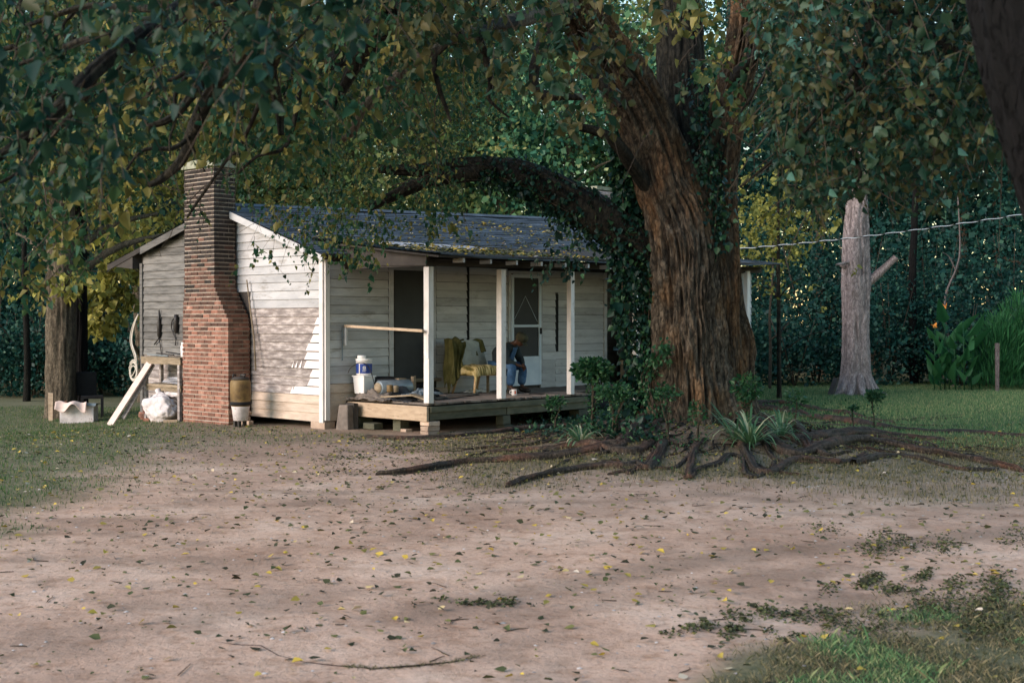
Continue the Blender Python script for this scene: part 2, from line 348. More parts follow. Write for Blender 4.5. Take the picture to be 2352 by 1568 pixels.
# ---------------------------------------------------------------- ground
def grassmask(u, v, x, y):
    "0 bare dirt .. 1 full grass (as places on the ground)"
    n1 = fbm(x*.9, y*.9+5, 0, 4)-.5; n2 = fbm(x*3.3, y*3.3, 2, 3)-.5
    m = np.zeros_like(x)
    lb = polyf([(-4000,1700),(-800,1420),(0,1190),(120,1150),(260,1080),(420,1035),(700,1015),(900,1000),(1000,960)])
    m = np.maximum(m, 1.0*sm(70, -60, v-lb(u)+n1*150)*np.where(u < 1000, 1, 0)*np.interp(u, [-100, 250, 500, 900], [1, .85, .42, .3]))
    m = np.maximum(m, sm(40, -25, v-polyf([(-400,1040),(0,1015),(330,985),(420,970)])(u)+n1*60)*(u < 420))
    ctr = sm(965, 1010, v)*sm(1135, 1075, v+n1*80)*sm(930, 1150, u+n1*100)*.62
    m = np.maximum(m, ctr)
    m = np.maximum(m, sm(1022, 985, v+n1*30)*sm(1500, 1750, u))
    m = np.maximum(m, .42*sm(1200, 1110, v+n1*120)*sm(1750, 2000, u))
    br = polyf([(1400,1640),(1550,1550),(1700,1465),(2000,1400),(2350,1340),(3000,1180),(6000,900)])
    m = np.maximum(m, sm(-25, 60, v-br(u)+n1*140))
    m = m*(1-.8*sm(3.2, 1.6, np.hypot((x-TREE[0])*.75, (y-TREE[1]+.5)*1.15)+n1*1.5))
    m = np.where(y > 36, 1, m)
    m = np.where((y < 3.5), np.maximum(m, sm(2, 6, x)), m)
    return np.clip(m+n2*.35*sm(.02, .3, m), 0, 1)
def axis(parts):
    out = []
    for a, b, st in parts: out += list(np.arange(a, b, st))
    return np.array(out+[parts[-1][1]])
gx = axis([(-400,-60,40),(-60,-16,1.5),(-16,-7,.3),(-7,9,.09),(9,16,.3),(16,60,1.5),(60,400,40)])
gy = axis([(-60,-6,6),(-6,4.5,.35),(4.5,24,.09),(24,38,.3),(38,70,2),(70,500,40)])
X, Yg = np.meshgrid(gx, gy); Z = gz(X, Yg)
nx, ny = len(gx), len(gy)
Vg = np.stack([X, Yg, Z], -1).reshape(-1, 3)
ii = (np.arange(ny-1)[:, None]*nx+np.arange(nx-1)[None]).ravel()
Fg = np.stack([ii, ii+1, ii+nx+1, ii+nx], 1)
def groundmat():
    m, nt = newmat('ground_dirt_and_grass'); n = N(nt); tc = n('ShaderNodeTexCoord'); O = tc.outputs['Object']
    g = n('ShaderNodeAttribute', attribute_name='grass').outputs['Fac']
    dk = n('ShaderNodeAttribute', attribute_name='damp_shade').outputs['Fac']
    n1 = n('ShaderNodeTexNoise', inp={'Vector': O, 'Scale': .7, 'Detail': 6, 'Roughness': .6})
    mp = n('ShaderNodeMapping', inp={0: O, 3: (1, 1, 1)})
    n2 = n('ShaderNodeTexNoise', inp={'Vector': O, 'Scale': 22, 'Detail': 7, 'Roughness': .75})
    n3 = n('ShaderNodeTexNoise', inp={'Vector': O, 'Scale': 4.5, 'Detail': 6, 'Roughness': .7})
    dirt = ramp(n, n1.outputs[0], [(.36, (.42,.275,.20)), (.52, (.55,.375,.28)), (.66, (.64,.465,.36))])
    dirt = mix(n, 1.0, dirt, ramp(n, n2.outputs[0], [(.30, (.55,.5,.46)), (.48, (1,1,1)), (.7, (1.0,1.0,1.0))]), 'MULTIPLY')
    dirt = mix(n, 1.0, dirt, ramp(n, n3.outputs[0], [(.32, (.70,.64,.58)), (.5, (1,1,1))]), 'MULTIPLY')
    dirt = mix(n, dk, dirt, (.16,.115,.085))
    gr = ramp(n, n2.outputs[0], [(.35, (.05,.07,.03)), (.6, (.12,.13,.065))])
    col = mix(n, g, dirt, gr)
    b = n('ShaderNodeBsdfPrincipled', inp={'Base Color': col, 'Roughness': .95, 'Specular IOR Level': .15})
    bp = n('ShaderNodeBump', inp={'Strength': .55, 'Distance': .02, 'Height': n2.outputs[0]})
    bp2 = n('ShaderNodeBump', inp={'Strength': .5, 'Distance': .05, 'Height': n3.outputs[0], 'Normal': bp.outputs[0]})
    nt.links.new(bp2.outputs[0], b.inputs['Normal'])
    n('ShaderNodeOutputMaterial', inp={0: b.outputs[0]}); return m
U0, V0 = UV(Vg[:, 0], Vg[:, 1], Vg[:, 2])
gm = grassmask(U0, V0, Vg[:, 0], Vg[:, 1])
ground = raw('ground', Vg, Fg, groundmat(), smooth=True); props(ground, kind='structure')
at = ground.data.attributes.new('grass', 'FLOAT', 'POINT'); at.data.foreach_set('value', (gm*.9).astype(np.float32))
# soft shadow bands painted along the tyre track; dark soil by house and roots
def seg(x, y, pts, w):
    d = np.full(x.shape, 9e9)
    for (a, b) in zip(pts[:-1], pts[1:]):
        ax, ay = a[0], a[1]; bx, by = b[0]-ax, b[1]-ay
        t = np.clip(((x-ax)*bx+(y-ay)*by)/(bx*bx+by*by), 0, 1)
        d = np.minimum(d, np.hypot(x-ax-t*bx, y-ay-t*by))
    return sm(w, w*.15, d)
xx, yy = Vg[:, 0], Vg[:, 1]; nn_ = fbm(xx*1.2, yy*1.2, 3)-.5
tr = [G(a, b) for a, b in ((1000,1400),(1250,1355),(1500,1305),(1750,1265),(2050,1250),(2400,1215))]
damp_shade = .5*seg(xx+nn_*.5, yy+nn_*.5, tr, .42)
tr2 = [G(a, b) for a, b in ((1150,1420),(1400,1385),(1600,1350),(1900,1310))]
damp_shade = np.maximum(damp_shade, .3*seg(xx+nn_*.5, yy+nn_*.4, tr2, .3))
damp_shade = np.maximum(damp_shade, .62*sm(1100, 1000, V0+nn_*80)*sm(150, 350, U0)*(V0 > 900))
damp_shade = np.maximum(damp_shade, .95*sm(4.0, 1.9, np.hypot((xx-TREE[0])*.75, (yy-TREE[1]+.5)*1.15)+nn_*1.5))
damp_shade = np.maximum(damp_shade, .6*sm(.55, .75, fbm(xx*.8+4, yy*.8, 6))*sm(2.0, 4.0, xx)*sm(14, 10, yy))
damp_shade = np.maximum(damp_shade, .35*sm(.56, .72, fbm(xx*1.5+14, yy*2.5, 6)))
at = ground.data.attributes.new('damp_shade', 'FLOAT', 'POINT'); at.data.foreach_set('value', damp_shade.astype(np.float32))
# grass blades
def maskat(x, y):
    z = gz(x, y); u, v = UV(x, y, z); return grassmask(u, v, x, y), u, v, z
def blades(name, x, y, z, h, mat, label, cat, lean=.5, wd=.004):
    n = len(x); P = np.stack([x, y, z-.01], 1); th = RS.rand(n)*6.283; h = np.asarray(h)*(.6+.8*RS.rand(n))
    sd = np.stack([np.cos(th), np.sin(th), 0*th], 1)*(np.asarray(wd)*np.ones(n))[:, None]
    ln = unit(RS.randn(n, 3)*[1,1,0])*(lean*h*RS.rand(n))[:, None]; up = np.stack([0*h, 0*h, h], 1)
    V = np.stack([P-sd, P+sd, P+up*.6+ln*.4+sd*.6, P+up+ln], 1).reshape(-1, 3)
    f = np.arange(n*4).reshape(-1, 4)
    o = raw(name, V, f, mat, rnd=RS.rand(n)); props(o, label, cat, kind='stuff'); return o
def scatter(n, x0, x1, y0, y1, p=1.0):
    x = RS.uniform(x0, x1, n); y = y0+(y1-y0)*RS.rand(n)**p
    return x, y
def pick(x, y, cond, power=1.0):
    m, u, v, z = maskat(x, y); k = (RS.rand(len(x)) < m**power) & cond(x, y, u, v, m) & (u > -150) & (u < 2500)
    return x[k], y[k], z[k]
def outside_house(x, y):
    s = (x+3.146)*.6854+(y-21.9)*.7281; t = -(x+3.146)*.7281+(y-21.9)*.6854
    return ~((s > -.3) & (s < 10.2) & (t > -2.0) & (t < 5.9))
x, y = scatter(130000, -14, 0, 10, 31)
x, y, z = pick(x, y, lambda x, y, u, v, m: outside_house(x, y) & (u < 1000), 1.1)
blades('grass', x, y, z, .045, L['grass'], 'thin green grass along the left edge of the yard', 'grass', wd=.005)
x, y = scatter(260000, 3, 17, 17, 38)
x, y, z = pick(x, y, lambda x, y, u, v, m: outside_house(x, y) & (u > 1500) & (v < 1030), 1.2)
blades('lawn_grass', x, y, z, .06, L['lawn'], 'short bluish green lawn behind the big tree', 'grass', wd=.008)
x, y = scatter(150000, -3, 11, 13, 20)
x, y, z = pick(x, y, lambda x, y, u, v, m: (v > 1000) & (u > 900), 1.0)
blades('dry_grass', x, y, z, .05, L['dry'], 'sparse dry grass around the spreading roots', 'grass', wd=.004)
x, y = scatter(220000, 1.0, 6.5, 6.0, 10.5)
x, y, z = pick(x, y, lambda x, y, u, v, m: (v > 1300) & (u > 1300), 1.0)
q = fbm(x*1.6+3, y*1.6, 4); k = RS.rand(len(x)) < sm(.25, .48, q); x, y, z, q = x[k], y[k], z[k], q[k]
k = RS.rand(len(x)) < sm(.5, .62, q)
blades('corner_grass', x[k], y[k], z[k], .030*np.exp(RS.randn(int(k.sum()))*.3), L['lawn'], 'green grass in the near right corner of the yard', 'grass', wd=.003, lean=1.1)
blades('corner_dry_grass', x[~k], y[~k], z[~k], .026*np.exp(RS.randn(int((~k).sum()))*.3), L['dry'], 'dry grass mixed into the near right corner of the yard', 'grass', wd=.003, lean=1.3)
# fallen leaves: flat curled leaves lying on the ground
def litter(name, x, y, z, size, rnd, label, tilt=.35, mat=None):
    n = len(x); P = np.stack([x, y, z+.012+RS.rand(n)*.012], 1); th = RS.rand(n)*6.283
    D = np.stack([np.cos(th), np.sin(th), RS.randn(n)*tilt*.4], 1); D = unit(D)
    nn = unit(np.stack([RS.randn(n)*tilt, RS.randn(n)*tilt, np.ones(n)], 1)); sd = unit(np.cross(nn, D)); nn = np.cross(D, sd)
    s = (size*(.5+.9*RS.rand(n)))[:, None]; w = .36; c = (RS.rand(n, 1)*.3)*np.sign(RS.rand(n, 1)-.3)
    V = np.stack([P, P+D*s*.3+sd*s*w+nn*s*c, P+D*s*.68+sd*s*w*.62+nn*s*c, P+D*s+nn*s*c*.5, P+D*s*.68-sd*s*w*.62+nn*s*c, P+D*s*.3-sd*s*w+nn*s*c], 1).reshape(-1, 3)
    b = (np.arange(n)*6)[:, None]; f = np.concatenate([b+np.array([[0,1,2,3]]), b+np.array([[0,3,4,5]])], 1).reshape(-1, 4)
    o = raw(name, V, f, mat or L['fallen'], rnd=np.repeat(rnd, 2)); props(o, label, 'leaves', kind='stuff'); return o
x, y = scatter(13000, -9, 10, 6.3, 23, .85)
k = outside_house(x, y) & (RS.rand(len(x)) < .25+.75*fbm(x*.6, y*.6, 1)) & (np.abs(x) < y*.45+.5)
x, y = x[k], y[k]
litter('fallen_leaves', x, y, gz(x, y), .055, RS.rand(len(x))**1.35, 'fallen green yellow and brown leaves scattered over the bare yard')
x, y = scatter(34000, -2.5, 10.5, 14.5, 20.5); m_, u_, v_, z_ = maskat(x, y)
k = (v_ > 955) & (v_ < 1120) & outside_house(x, y) & (RS.rand(len(x)) < sm(.35, .65, fbm(x*1.4, y*1.8, 9))*np.exp(-((v_-1025)/70)**2)); x, y = x[k], y[k]
litter('leaf_litter', x, y, gz(x, y)-.004, .035, RS.rand(len(x))**1.2*.75, 'brown leaf litter packed among the big spreading roots', tilt=.6)
# pebbles and pale chips
mb = MB()
for k in range(420):
    y = random.uniform(6.3, 15); x = random.uniform(-.42, .45)*y; z = float(gz(x, y)); s_ = random.uniform(.006,.02); r = random.random()
    vs = [(x+s_*math.cos(t)*random.uniform(.7,1.2), y+s_*math.sin(t)*random.uniform(.6,1), z+random.uniform(0,.004)) for t in (0,1.26,2.51,3.77,5.03)]+[(x, y, z+s_*.6)]
    mb.add(vs, [(0,1,5),(1,2,5),(2,3,5),(3,4,5),(4,0,5)], r)
props(mb.build('pebbles', surf('pale_pebbles', [(.3,(.35,.30,.27)),(.7,(.62,.58,.55))], 8, rnd=.5, bump=.2), smooth=True), 'small pale pebbles and chips in the bare soil', 'pebbles', kind='stuff')
mb = MB()
for k in range(120):
    y = random.uniform(6.3, 19); x = random.uniform(-.42, .45)*y; th = random.uniform(0, 3.14); l = random.uniform(.05,.22); P = []
    for j in range(4): xx_ = x+l*(j/3-.5)*math.cos(th)+random.gauss(0,.006); yy_ = y+l*(j/3-.5)*math.sin(th)+random.gauss(0,.006); P.append((xx_, yy_, float(gz(xx_, yy_))+.006))
    mb.tube(P, [.003,.004,.003,.002], 4)
props(mb.build('fallen_twigs', M['twig']), 'short brown twigs fallen over the yard', 'twigs', kind='stuff')
# scraps: small dark chips and crumbs on the soil
x, y = scatter(16000, -9, 10, 6.2, 22, .9)
k = outside_house(x, y) & (RS.rand(len(x)) < sm(.35, .7, fbm(x*1.1+5, y*1.1, 4))) & (np.abs(x) < y*.45+.5)
x, y = x[k], y[k]
litter('leaf_crumbs', x, y, gz(x, y)-.008, .022, RS.rand(len(x))*.55, 'dark crumbs of leaf and bark strewn over the yard')
# dark litter heaps on the right
for (u0, v0, su, sv, ang, nn2, lab) in ((1850,1420,130,14,.09,1000,'dark leaf litter drift over the bare soil in the right foreground'),
                              (2035,1335,70,12,-.12,800,'dark leaf litter patch nearest the right side of the tyre track'),
                              (2260,1390,130,28,-.15,3000,'mossy leaf litter bordering the green corner grass'),
                              (1650,1452,70,8,.05,450,'small dark litter streak left of the corner grass'),
                              (1130,1388,55,5,.03,260,'thin dark litter streak in the middle foreground'),
                              (2230,1245,150,22,.03,1500,'scattered dark litter on the pale soil at the right edge')):
    g = []
    cl = [(random.gauss(0,1), random.gauss(0,1)) for _ in range(14)]
    for _ in range(nn2):
        a, b_ = random.choice(cl); du = a*su+random.gauss(0, su*.16); dv = b_*sv+random.gauss(0, sv*.5); g.append((u0+du, v0+dv+du*ang))
    g = np.array(g); g = GV(g[:, 0], g[:, 1]); x, y = g[:, 0], g[:, 1]
    litter('leaf_litter', x, y, gz(x, y)-.006, .026, RS.rand(nn2)*.5, lab, tilt=.7)
# the exposed root in the near foreground
rp = [G(u, v, .0) for u, v in ((480,1470),(540,1480),(600,1482),(640,1505),(700,1520),(790,1530),(860,1535),(950,1530),(1040,1520),(1105,1505))]
mb = MB(); mb.tube([p-np.array([0,0,.003]) for p in rp], [.003,.006,.006,.005,.005,.007,.009,.010,.008,.002], 7, wob=.25)
props(mb.build('surface_root', M['root'], smooth=True), 'thin root snaking over the bare soil in the near foreground', 'root')
for (u0, v0, n, lab) in ((860,1530,500,'dark tufts of dead needles along the thin foreground root'),):
    x = []; y = []
    for k in range(n):
        i = random.randrange(5, len(rp)-1); t = random.random(); p = rp[i]*(1-t)+rp[i+1]*t
        x.append(p[0]+random.gauss(0, .01)); y.append(p[1]+random.gauss(0, .02))
    x = np.array(x); y = np.array(y)
    blades('dead_tufts', x, y, gz(x, y), .02, L['dry'], lab, 'dead grass', lean=2.0, wd=.003)
# ---------------------------------------------------------------- house (local x = along the porch wall, y = along the gable, 0,0 = near corner)
HA = math.atan2(.7281, .6854); HO = np.array([-3.146, 21.9, 0.0])
house = empty('cabin', tuple(HO), HA, 'old white weatherboard cabin with long front porch and brick chimney', 'house')
ca, sa = math.cos(HA), math.sin(HA)
def H(x, y, z): return np.array([HO[0]+x*ca-y*sa, HO[1]+x*sa+y*ca, z])
def zmain(x, y):
    zr = 3.93+.028*max(x, 0); yr = 2.875
    if y <= yr: return zr-(yr-y)*.33*(1+.0*x)
    return zr-(y-yr)*.25
def zporch(x, y): return 2.85+.045*max(x-6.5, 0)+(y+2.45)*.115
TOPS = lambda y: zmain(0, y)-.10
def siding(fn_pt, nrm, z0, z1, e, spans, name, matf, parent=None, out=.026):
    "lap boards: fn_pt(s,z,o) -> local point, spans(z) -> list of intervals"
    groups = {}
    z = z0; i = 0
    while z < z1-.02:
        zt = min(z+e, z1)
        for (a, b) in spans(z+.5*e):
            if b-a < .02: continue
            cuts = [a]
            while b-cuts[-1] > 3.2: cuts.append(cuts[-1]+random.uniform(1.6, 3.0))
            cuts.append(b)
            for p, q in zip(cuts[:-1], cuts[1:]):
                k = matf(z, p); mb = groups.setdefault(k, MB()); j = random.uniform(-.004, .004); j2 = random.uniform(-.004, .004); jo = random.uniform(-.003, .005)
                p += .002; q -= .002
                vs = [fn_pt(p, z+j+.003, .004), fn_pt(q, z+j2+.003, .004), fn_pt(q, z+j2+.003, out+jo), fn_pt(p, z+j+.003, out+jo), fn_pt(q, zt-.002, .006), fn_pt(p, zt-.002, .006)]
                mb.add(vs, [(0,3,2,1), (3,5,4,2), (0,5,3), (1,2,4)])
        z += e; i += 1
    return [g.build(name, M[k], parent) for k, g in groups.items()]
# gable wall
gw = MB(); ys = [0, 2.875, 5.75]
poly = [(0,.13),(5.75,.13),(5.75,TOPS(5.75)),(2.875,TOPS(2.875)),(0,TOPS(0))]
gw.add([(.02,y,z) for y,z in poly]+[(.12,y,z) for y,z in poly], [tuple(range(5))[::-1], tuple(range(5,10))]+[(i,(i+1)%5,5+(i+1)%5,5+i) for i in range(5)])
gable = gw.build('gable_wall', M['darkwood'], house)
def gspan(z):
    lo, hi = .1, 5.68
    # clip under the roof slopes
    if z > TOPS(0): lo = max(lo, 2.875-(TOPS(2.875)-z)/.33)
    if z > TOPS(5.75): hi = min(hi, 2.875+(TOPS(2.875)-z)/.25)
    r = []
    for a, b in ((lo, min(hi, 2.1)), (max(lo, 3.45), hi)):
        if b > a: r.append((a, b))
    if z > 2.35: r = [(lo, min(hi, 2.55)), (max(lo, 3.4), hi)]
    return [q for q in r if q[1] > q[0]]
def gmat(z, y):
    if y > 3: return 'greyboard' if z > 1.05 else 'weather'  # shade on the upper left gable painted as darker weathered boards
    if z < .5: return 'tanboard'
    return 'paint' if z > 1.92 else 'weather'
for o in siding(lambda y, z, o: (.02-o, y, z), None, .12, 3.86, .148, gspan, 'siding', gmat, house):
    pass
# white paint left on some boards low on the gable
mb = MB()
for (a, b, k, hh) in ((.1,.42,4,1),(.1,.36,5,1),(.1,.52,6,1),(.1,.50,7,1),(.1,.46,8,1),(.1,.34,9,1),(.1,.28,10,.9),(.1,.22,11,.7),(.1,.85,3.0,1),(.1,.78,2.0,0),(.86,.90,3,1),(.62,.66,6,1),(.74,.77,6,1),(.84,.86,6,1)):
    if hh == 0: continue
    z = .12+k*.148
    sl = lambda z_, zz: .02-(.006+.033*(1-(zz-z_)/.148))-.004
    za, zb = z+.012, z+.135
    mb.add([(sl(z, za), a, za), (sl(z, za), b+.02, za), (sl(z, zb), b-.03, zb), (sl(z, zb), a, zb)], [(0,3,2,1)], .9)
mb.build('paint_patch', surf('fresh_white_paint', [(.3,(.72,.66,.63)),(.7,(.80,.75,.72))], 4, bump=.1), house)
# backing wall of the porch front and the far rooms
pw = MB(); pw.box((3.73,.075,1.55), (7.46,.11,2.85)); pw.build('porch_wall', M['darkwood'], house)
D1 = (1.53, 2.47); D2 = (4.54, 5.40)
def pspan(z):
    cuts = [(D1[0]-.10, D1[1]+.12, .60, 2.80), (D2[0]-.06, D2[1]+.07, .3, 2.78), (3.37,3.43,1.30,2.9), (5.87,5.95,1.2,2.35), (5.47,5.87,.3,1.05)]
    iv = [(.09, 7.38)]
    for a, b, zl, zh in cuts:
        if zl < z < zh:
            iv = [q for (p, r) in iv for q in ((p, min(r, a)), (max(p, b), r)) if q[1] > q[0]]
    return iv
siding(lambda x, z, o: (x, .02-o, z), None, .46, 2.82, .148, pspan, 'siding', lambda z, x: 'tanboard' if (z < .7 and x < 1.4) else 'paint', house)
mb = MB(); mb.box((5.67,.008,.75), (.385,.02,.6)); mb.box((5.67,.004,1.03), (.40,.03,.05)); mb.build('wall_patch', M['paint'], house)
for (x, z0, z1, w) in ((3.40,1.30,2.85,.055), (5.91,1.22,2.35,.075)):
    mb = MB(); mb.box((x,.008,(z0+z1)/2), (w,.02,z1-z0)); mb.build('dark_strip', M['black'], house)
# low strip of wall under the siding left of the porch
mb = MB(); mb.box((.25,.01,.30),(.42,.03,.33)); mb.build('skirt_board', M['tanboard'], house)
# corner boards
mb = MB(); mb.box((-.018,.052,1.48), (.036,.10,2.74)); mb.box((.045,-.018,1.5),(.095,.034,2.7)); mb.build('corner_board', M['post'], house, bevel=.004)
mb = MB(); mb.box((-.012,5.72,1.45), (.03,.09,3.0)); mb.build('corner_board', M['greyboard'], house)
mb = MB(); mb.box((7.42,-.012,1.66), (.09,.03,2.32)); mb.build('corner_board', M['paint'], house)
# front door 1 (dark screen) and its frame
def doorframe(a, b, z0, z1, w, mat, d=.035):
    f = MB(); f.box((a-w/2,-.004,(z0+z1)/2),(w,d,z1-z0)); f.box((b+w/2,-.004,(z0+z1)/2),(w,d,z1-z0)); f.box(((a+b)/2,-.005,z1+w/2),(b-a+2*w,d+.004,w)); return f.build('door_frame', mat, house)
d = MB(); d.box((2.0,.012,1.75),(D1[1]-D1[0],.012,1.95)); door1 = d.build('screen_door', M['screen'], house)
f = MB(); f.box((2.0,.002,1.62),(.9,.012,.035)); f.box((1.555,.002,1.75),(.04,.014,1.95)); f.box((2.445,.002,1.75),(.04,.014,1.95)); f.build('door_rail', M['darkwood'], door1)
doorframe(D1[0], D1[1], .79, 2.72, .09, M['paint'])
mb = MB(); mb.box((2.0,-.05,.76),(1.2,.16,.06), jit=.004); mb.build('door_step', M['rawwood'], house, bevel=.006)
# screen door 2
d = MB(); w = D2[1]-D2[0]; cx = sum(D2)/2
d.box((cx,-.02,.84),(w,.03,.56)); door2 = d.build('screen_door', M['door'], house)
f = MB()
for x in (D2[0]+.035, D2[1]-.035): f.box((x,-.022,1.64),(.07,.036,2.14))
for z in (.60,1.09,1.72,2.69): f.box((cx,-.0225,z),(w-.145,.034,.07 if z != 1.72 else .05))
f.build('door_stile', M['door'], door2, bevel=.003)
s = MB(); s.box((cx,-.008,1.40),(w-.14,.008,.58)); s.box((cx,-.008,2.2),(w-.14,.008,.90)); s.build('screen', M['screen'], door2)
br = MB(); br.beam((D2[0]+.1,-.02,1.85),(cx-.02,-.02,2.3),.006,.006); br.beam((cx-.02,-.02,2.3),(D2[1]-.1,-.02,1.80),.006,.006); br.build('screen_wire', M['wire'], door2)
hk = MB(); hk.box((D2[1]-.03,-.05,1.62),(.03,.03,.12)); hk.build('door_handle', M['black'], door2)
doorframe(D2[0], D2[1], .5, 2.73, .055, M['paint'])
# dark passage and projecting end room
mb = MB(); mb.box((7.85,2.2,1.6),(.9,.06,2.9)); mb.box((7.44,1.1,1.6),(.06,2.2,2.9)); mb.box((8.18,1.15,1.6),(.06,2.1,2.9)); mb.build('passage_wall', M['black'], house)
siding(lambda y, z, o: (8.2-o, y, z), None, .46, 2.82, .148, lambda z: [(-1.9, 1.9)], 'siding', lambda z, y: 'greyboard', house)
siding(lambda x, z, o: (x, -1.9-o, z), None, .46, 2.82, .148, lambda z: [(8.2, 10.0)], 'siding', lambda z, x: 'paint', house)
mb = MB(); mb.box((9.1,-.95,1.6),(1.75,1.86,2.6)); mb.box((9.25,2.9,1.7),(3.1,5.3,2.75)); mb.box((3.9,5.72,1.6),(7.6,.06,3.0)); mb.build('end_room', M['greyboard'], house)
# porch deck: boards run out from the wall, frayed front ends
DX1 = 4.45
mb = MB(); x = .5
while x < 8.2:
    w = .135; yo = -2.02+random.uniform(-.03,.03) if x < DX1 else -1.35+random.uniform(-.03,.03)
    mb.box((x+w/2,(yo)/2-.012,.488+random.uniform(-.004,.004)),(w-.012,-yo-.03,.028), jit=.003); x += w
mb.build('porch_floor', M['deck'], house)
mb = MB(); mb.beam((.47,-2.03,.335),(.47,-.06,.335),.05,.24); mb.build('porch_beam', M['tanwood'], house, bevel=.006)
mb = MB(); mb.beam((.52,-2.0,.34),(2.3,-2.0,.34),.05,.22); mb.beam((2.32,-2.0,.34),(DX1,-2.0,.34),.05,.22); mb.beam((.52,-2.04,.40),(DX1,-2.04,.40),.03,.09); mb.beam((DX1+.02,-1.95,.34),(DX1+.02,-.1,.34),.05,.2); mb.beam((DX1,-1.33,.34),(8.2,-1.33,.34),.05,.2)
mb.build('porch_beam', M['mosswood'], house, bevel=.006)
mb = MB(); mb.box((3.0,-1.0,.33),(4.9,1.6,.25)); mb.build('porch_shade_block', M['black'], house)  # near-black block painting the shade below the deck
def pier(x, y, w, d, z0, z1, mat='blockstone', nb=1):
    mb = MB(); h = (z1-z0)/nb
    for k in range(nb): mb.box((x+random.uniform(-.02,.02), y+random.uniform(-.02,.02), z0+h*(k+.5)), (w*random.uniform(.85,1.05), d*random.uniform(.85,1.05), h-.006), rot=random.uniform(-.08,.08), jit=.006)
    return mb.build('pier', M[mat], house, bevel=.008)
pier(.10,.16,.24,.36,-.1,.13); pier(.60,-1.95,.26,.2,-.1,.215,'blockstone',4); pier(.6,-.25,.3,.25,-.1,.215,'mosswood',2); pier(.52,-.62,.2,.3,-.1,.12,'mosswood',2)
pier(.75,-1.1,.2,.2,-.1,.2,'mosswood',1); pier(.62,-1.35,.15,.15,-.1,.05,'blockstone',1)
pier(2.3,-1.95,.22,.2,-.1,.225,'mosswood',2); pier(DX1-.12,-1.9,.25,.25,-.1,.225,'mosswood',2); pier(.1,5.55,.3,.5,-.45,.14,'brick',5); pier(.1,4.7,.3,.9,-.45,-.02,'brick',3)
pier(3.0,2.5,5.0,.2,-.3,.12,'black',1)  # black slab, colour stands for the shade under the floor
mb = MB(); mb.box((2.5,.4,-.0),(4.6,.05,.25)); mb.box((.55,3,-.1),(.05,5,.4)); mb.build('crawl_shade_sheet', M['black'], house)  # black sheets painting the shade beneath the house floor
# posts
posts = [(.5,-2.0,.505,2.69),(2.2,-2.0,.505,2.69),(4.0,-2.0,.505,2.70),(5.9,-2.0,-.1,2.72),(9.62,-2.05,-.1,2.86)]
for k, (x, y, z0, z1) in enumerate(posts):
    mb = MB(); w = (.15,.115,.10,.10,.10)[k]
    if k == 0:
        mb.box((x-.02,y,(z0+z1)/2),(.03,.12,z1-z0-.004)); mb.box((x+.04,y,(z0+z1)/2),(.085,.10,z1-z0)); mb.box((x-.042,y-.035,1.42),(.014,.06,.4))
    else: mb.box((x,y,(z0+z1)/2),(w,w,z1-z0))
    mb.build('porch_post', M['post'], house, bevel=.004)
# header beams, ceiling, rafters
mb = MB(); mb.beam((.43,-2.0,2.77),(10.2,-2.0,2.9),.09,.13); mb.beam((.45,-2.05,2.78),(.45,.0,2.83),.06,.15)
mb.add([(.44,-2.05,2.70),(.44,-.01,2.70),(.44,-.01,3.08),(.44,-2.05,2.86),(.47,-2.05,2.70),(.47,-.01,2.70),(.47,-.01,3.08),(.47,-2.05,2.86)],[(0,1,2,3),(7,6,5,4),(0,4,5,1),(3,2,6,7)])
mb.build('porch_header', M['darkwood'], house)
mb = MB(); mb.add([(.48,-2.4,2.79),(10.2,-2.4,2.93),(10.2,.0,3.0),(.48,.0,2.84)],[(0,1,2,3)]); mb.build('porch_ceiling', M['darkwood'], house)
mb = MB(); x = .9
while x < 7.5:
    mb.box((x,-2.3,zporch(x,-2.3)-.075),(.045,.24,.07)); x += .62
mb.build('rafter_tail', M['paint'], house)
# roofs: real stepped courses
def roofcourses(x0, x1, ya, yb, zf, name, step=.135, thick=.012, nxs=26):
    "from the low edge ya up to yb"
    mb = MB(); n = int(abs(yb-ya)/step); sg = 1 if yb > ya else -1
    for i in range(n+1):
        a = ya+sg*i*step; b = a+sg*(step+.01)
        if (b-yb)*sg > 0: b = yb
        if (b-a)*sg < .01: continue
        cur = x0+random.uniform(-.02,.02)
        xs = [cur]
        while cur < x1: cur += random.choice((.3,.3,.6,.9)); xs.append(min(cur, x1+random.uniform(-.02,.02)))
        for p, q in zip(xs[:-1], xs[1:]):
            dz = thick+random.uniform(-.003,.004); wv = lambda x, y: .012*math.sin(x*1.7+y*2)+.008*math.sin(x*4.1)
            za = [zf(p,a)+dz+wv(p,a), zf(q,a)+dz+wv(q,a)]; zb = [zf(q,b)+wv(q,b), zf(p,b)+wv(p,b)]
            mb.add([(p,a,za[0]-dz-.01),(q,a,za[1]-dz-.01),(q,a,za[1]),(p,a,za[0]),(q,b,zb[0]),(p,b,zb[1])],[(0,1,2,3),(3,2,4,5)])
    return mb.build(name, M['roof'], house)
roofcourses(-.17, 10.9, -.15, 2.875, zmain, 'roof', step=.125)
roofcourses(.33, 10.35, -2.46, .78, lambda x, y: zporch(x, y)+.012, 'porch_roof', step=.13)
roofcourses(-.17, 10.9, 6.73, 2.875, zmain, 'roof')
mb = MB()   # under-roof boards
mb.add([(-.16,-.14,zmain(0,-.14)-.03),(-.16,2.875,3.89),(10.8,2.875,4.19),(10.8,-.14,zmain(10.8,-.14)-.03),(10.8,6.7,zmain(10.8,6.7)-.03),(-.16,6.7,zmain(0,6.7)-.03)],[(0,1,2,3),(1,5,4,2)])
mb.build('roof_deck', M['darkwood'], house, solid=.03)
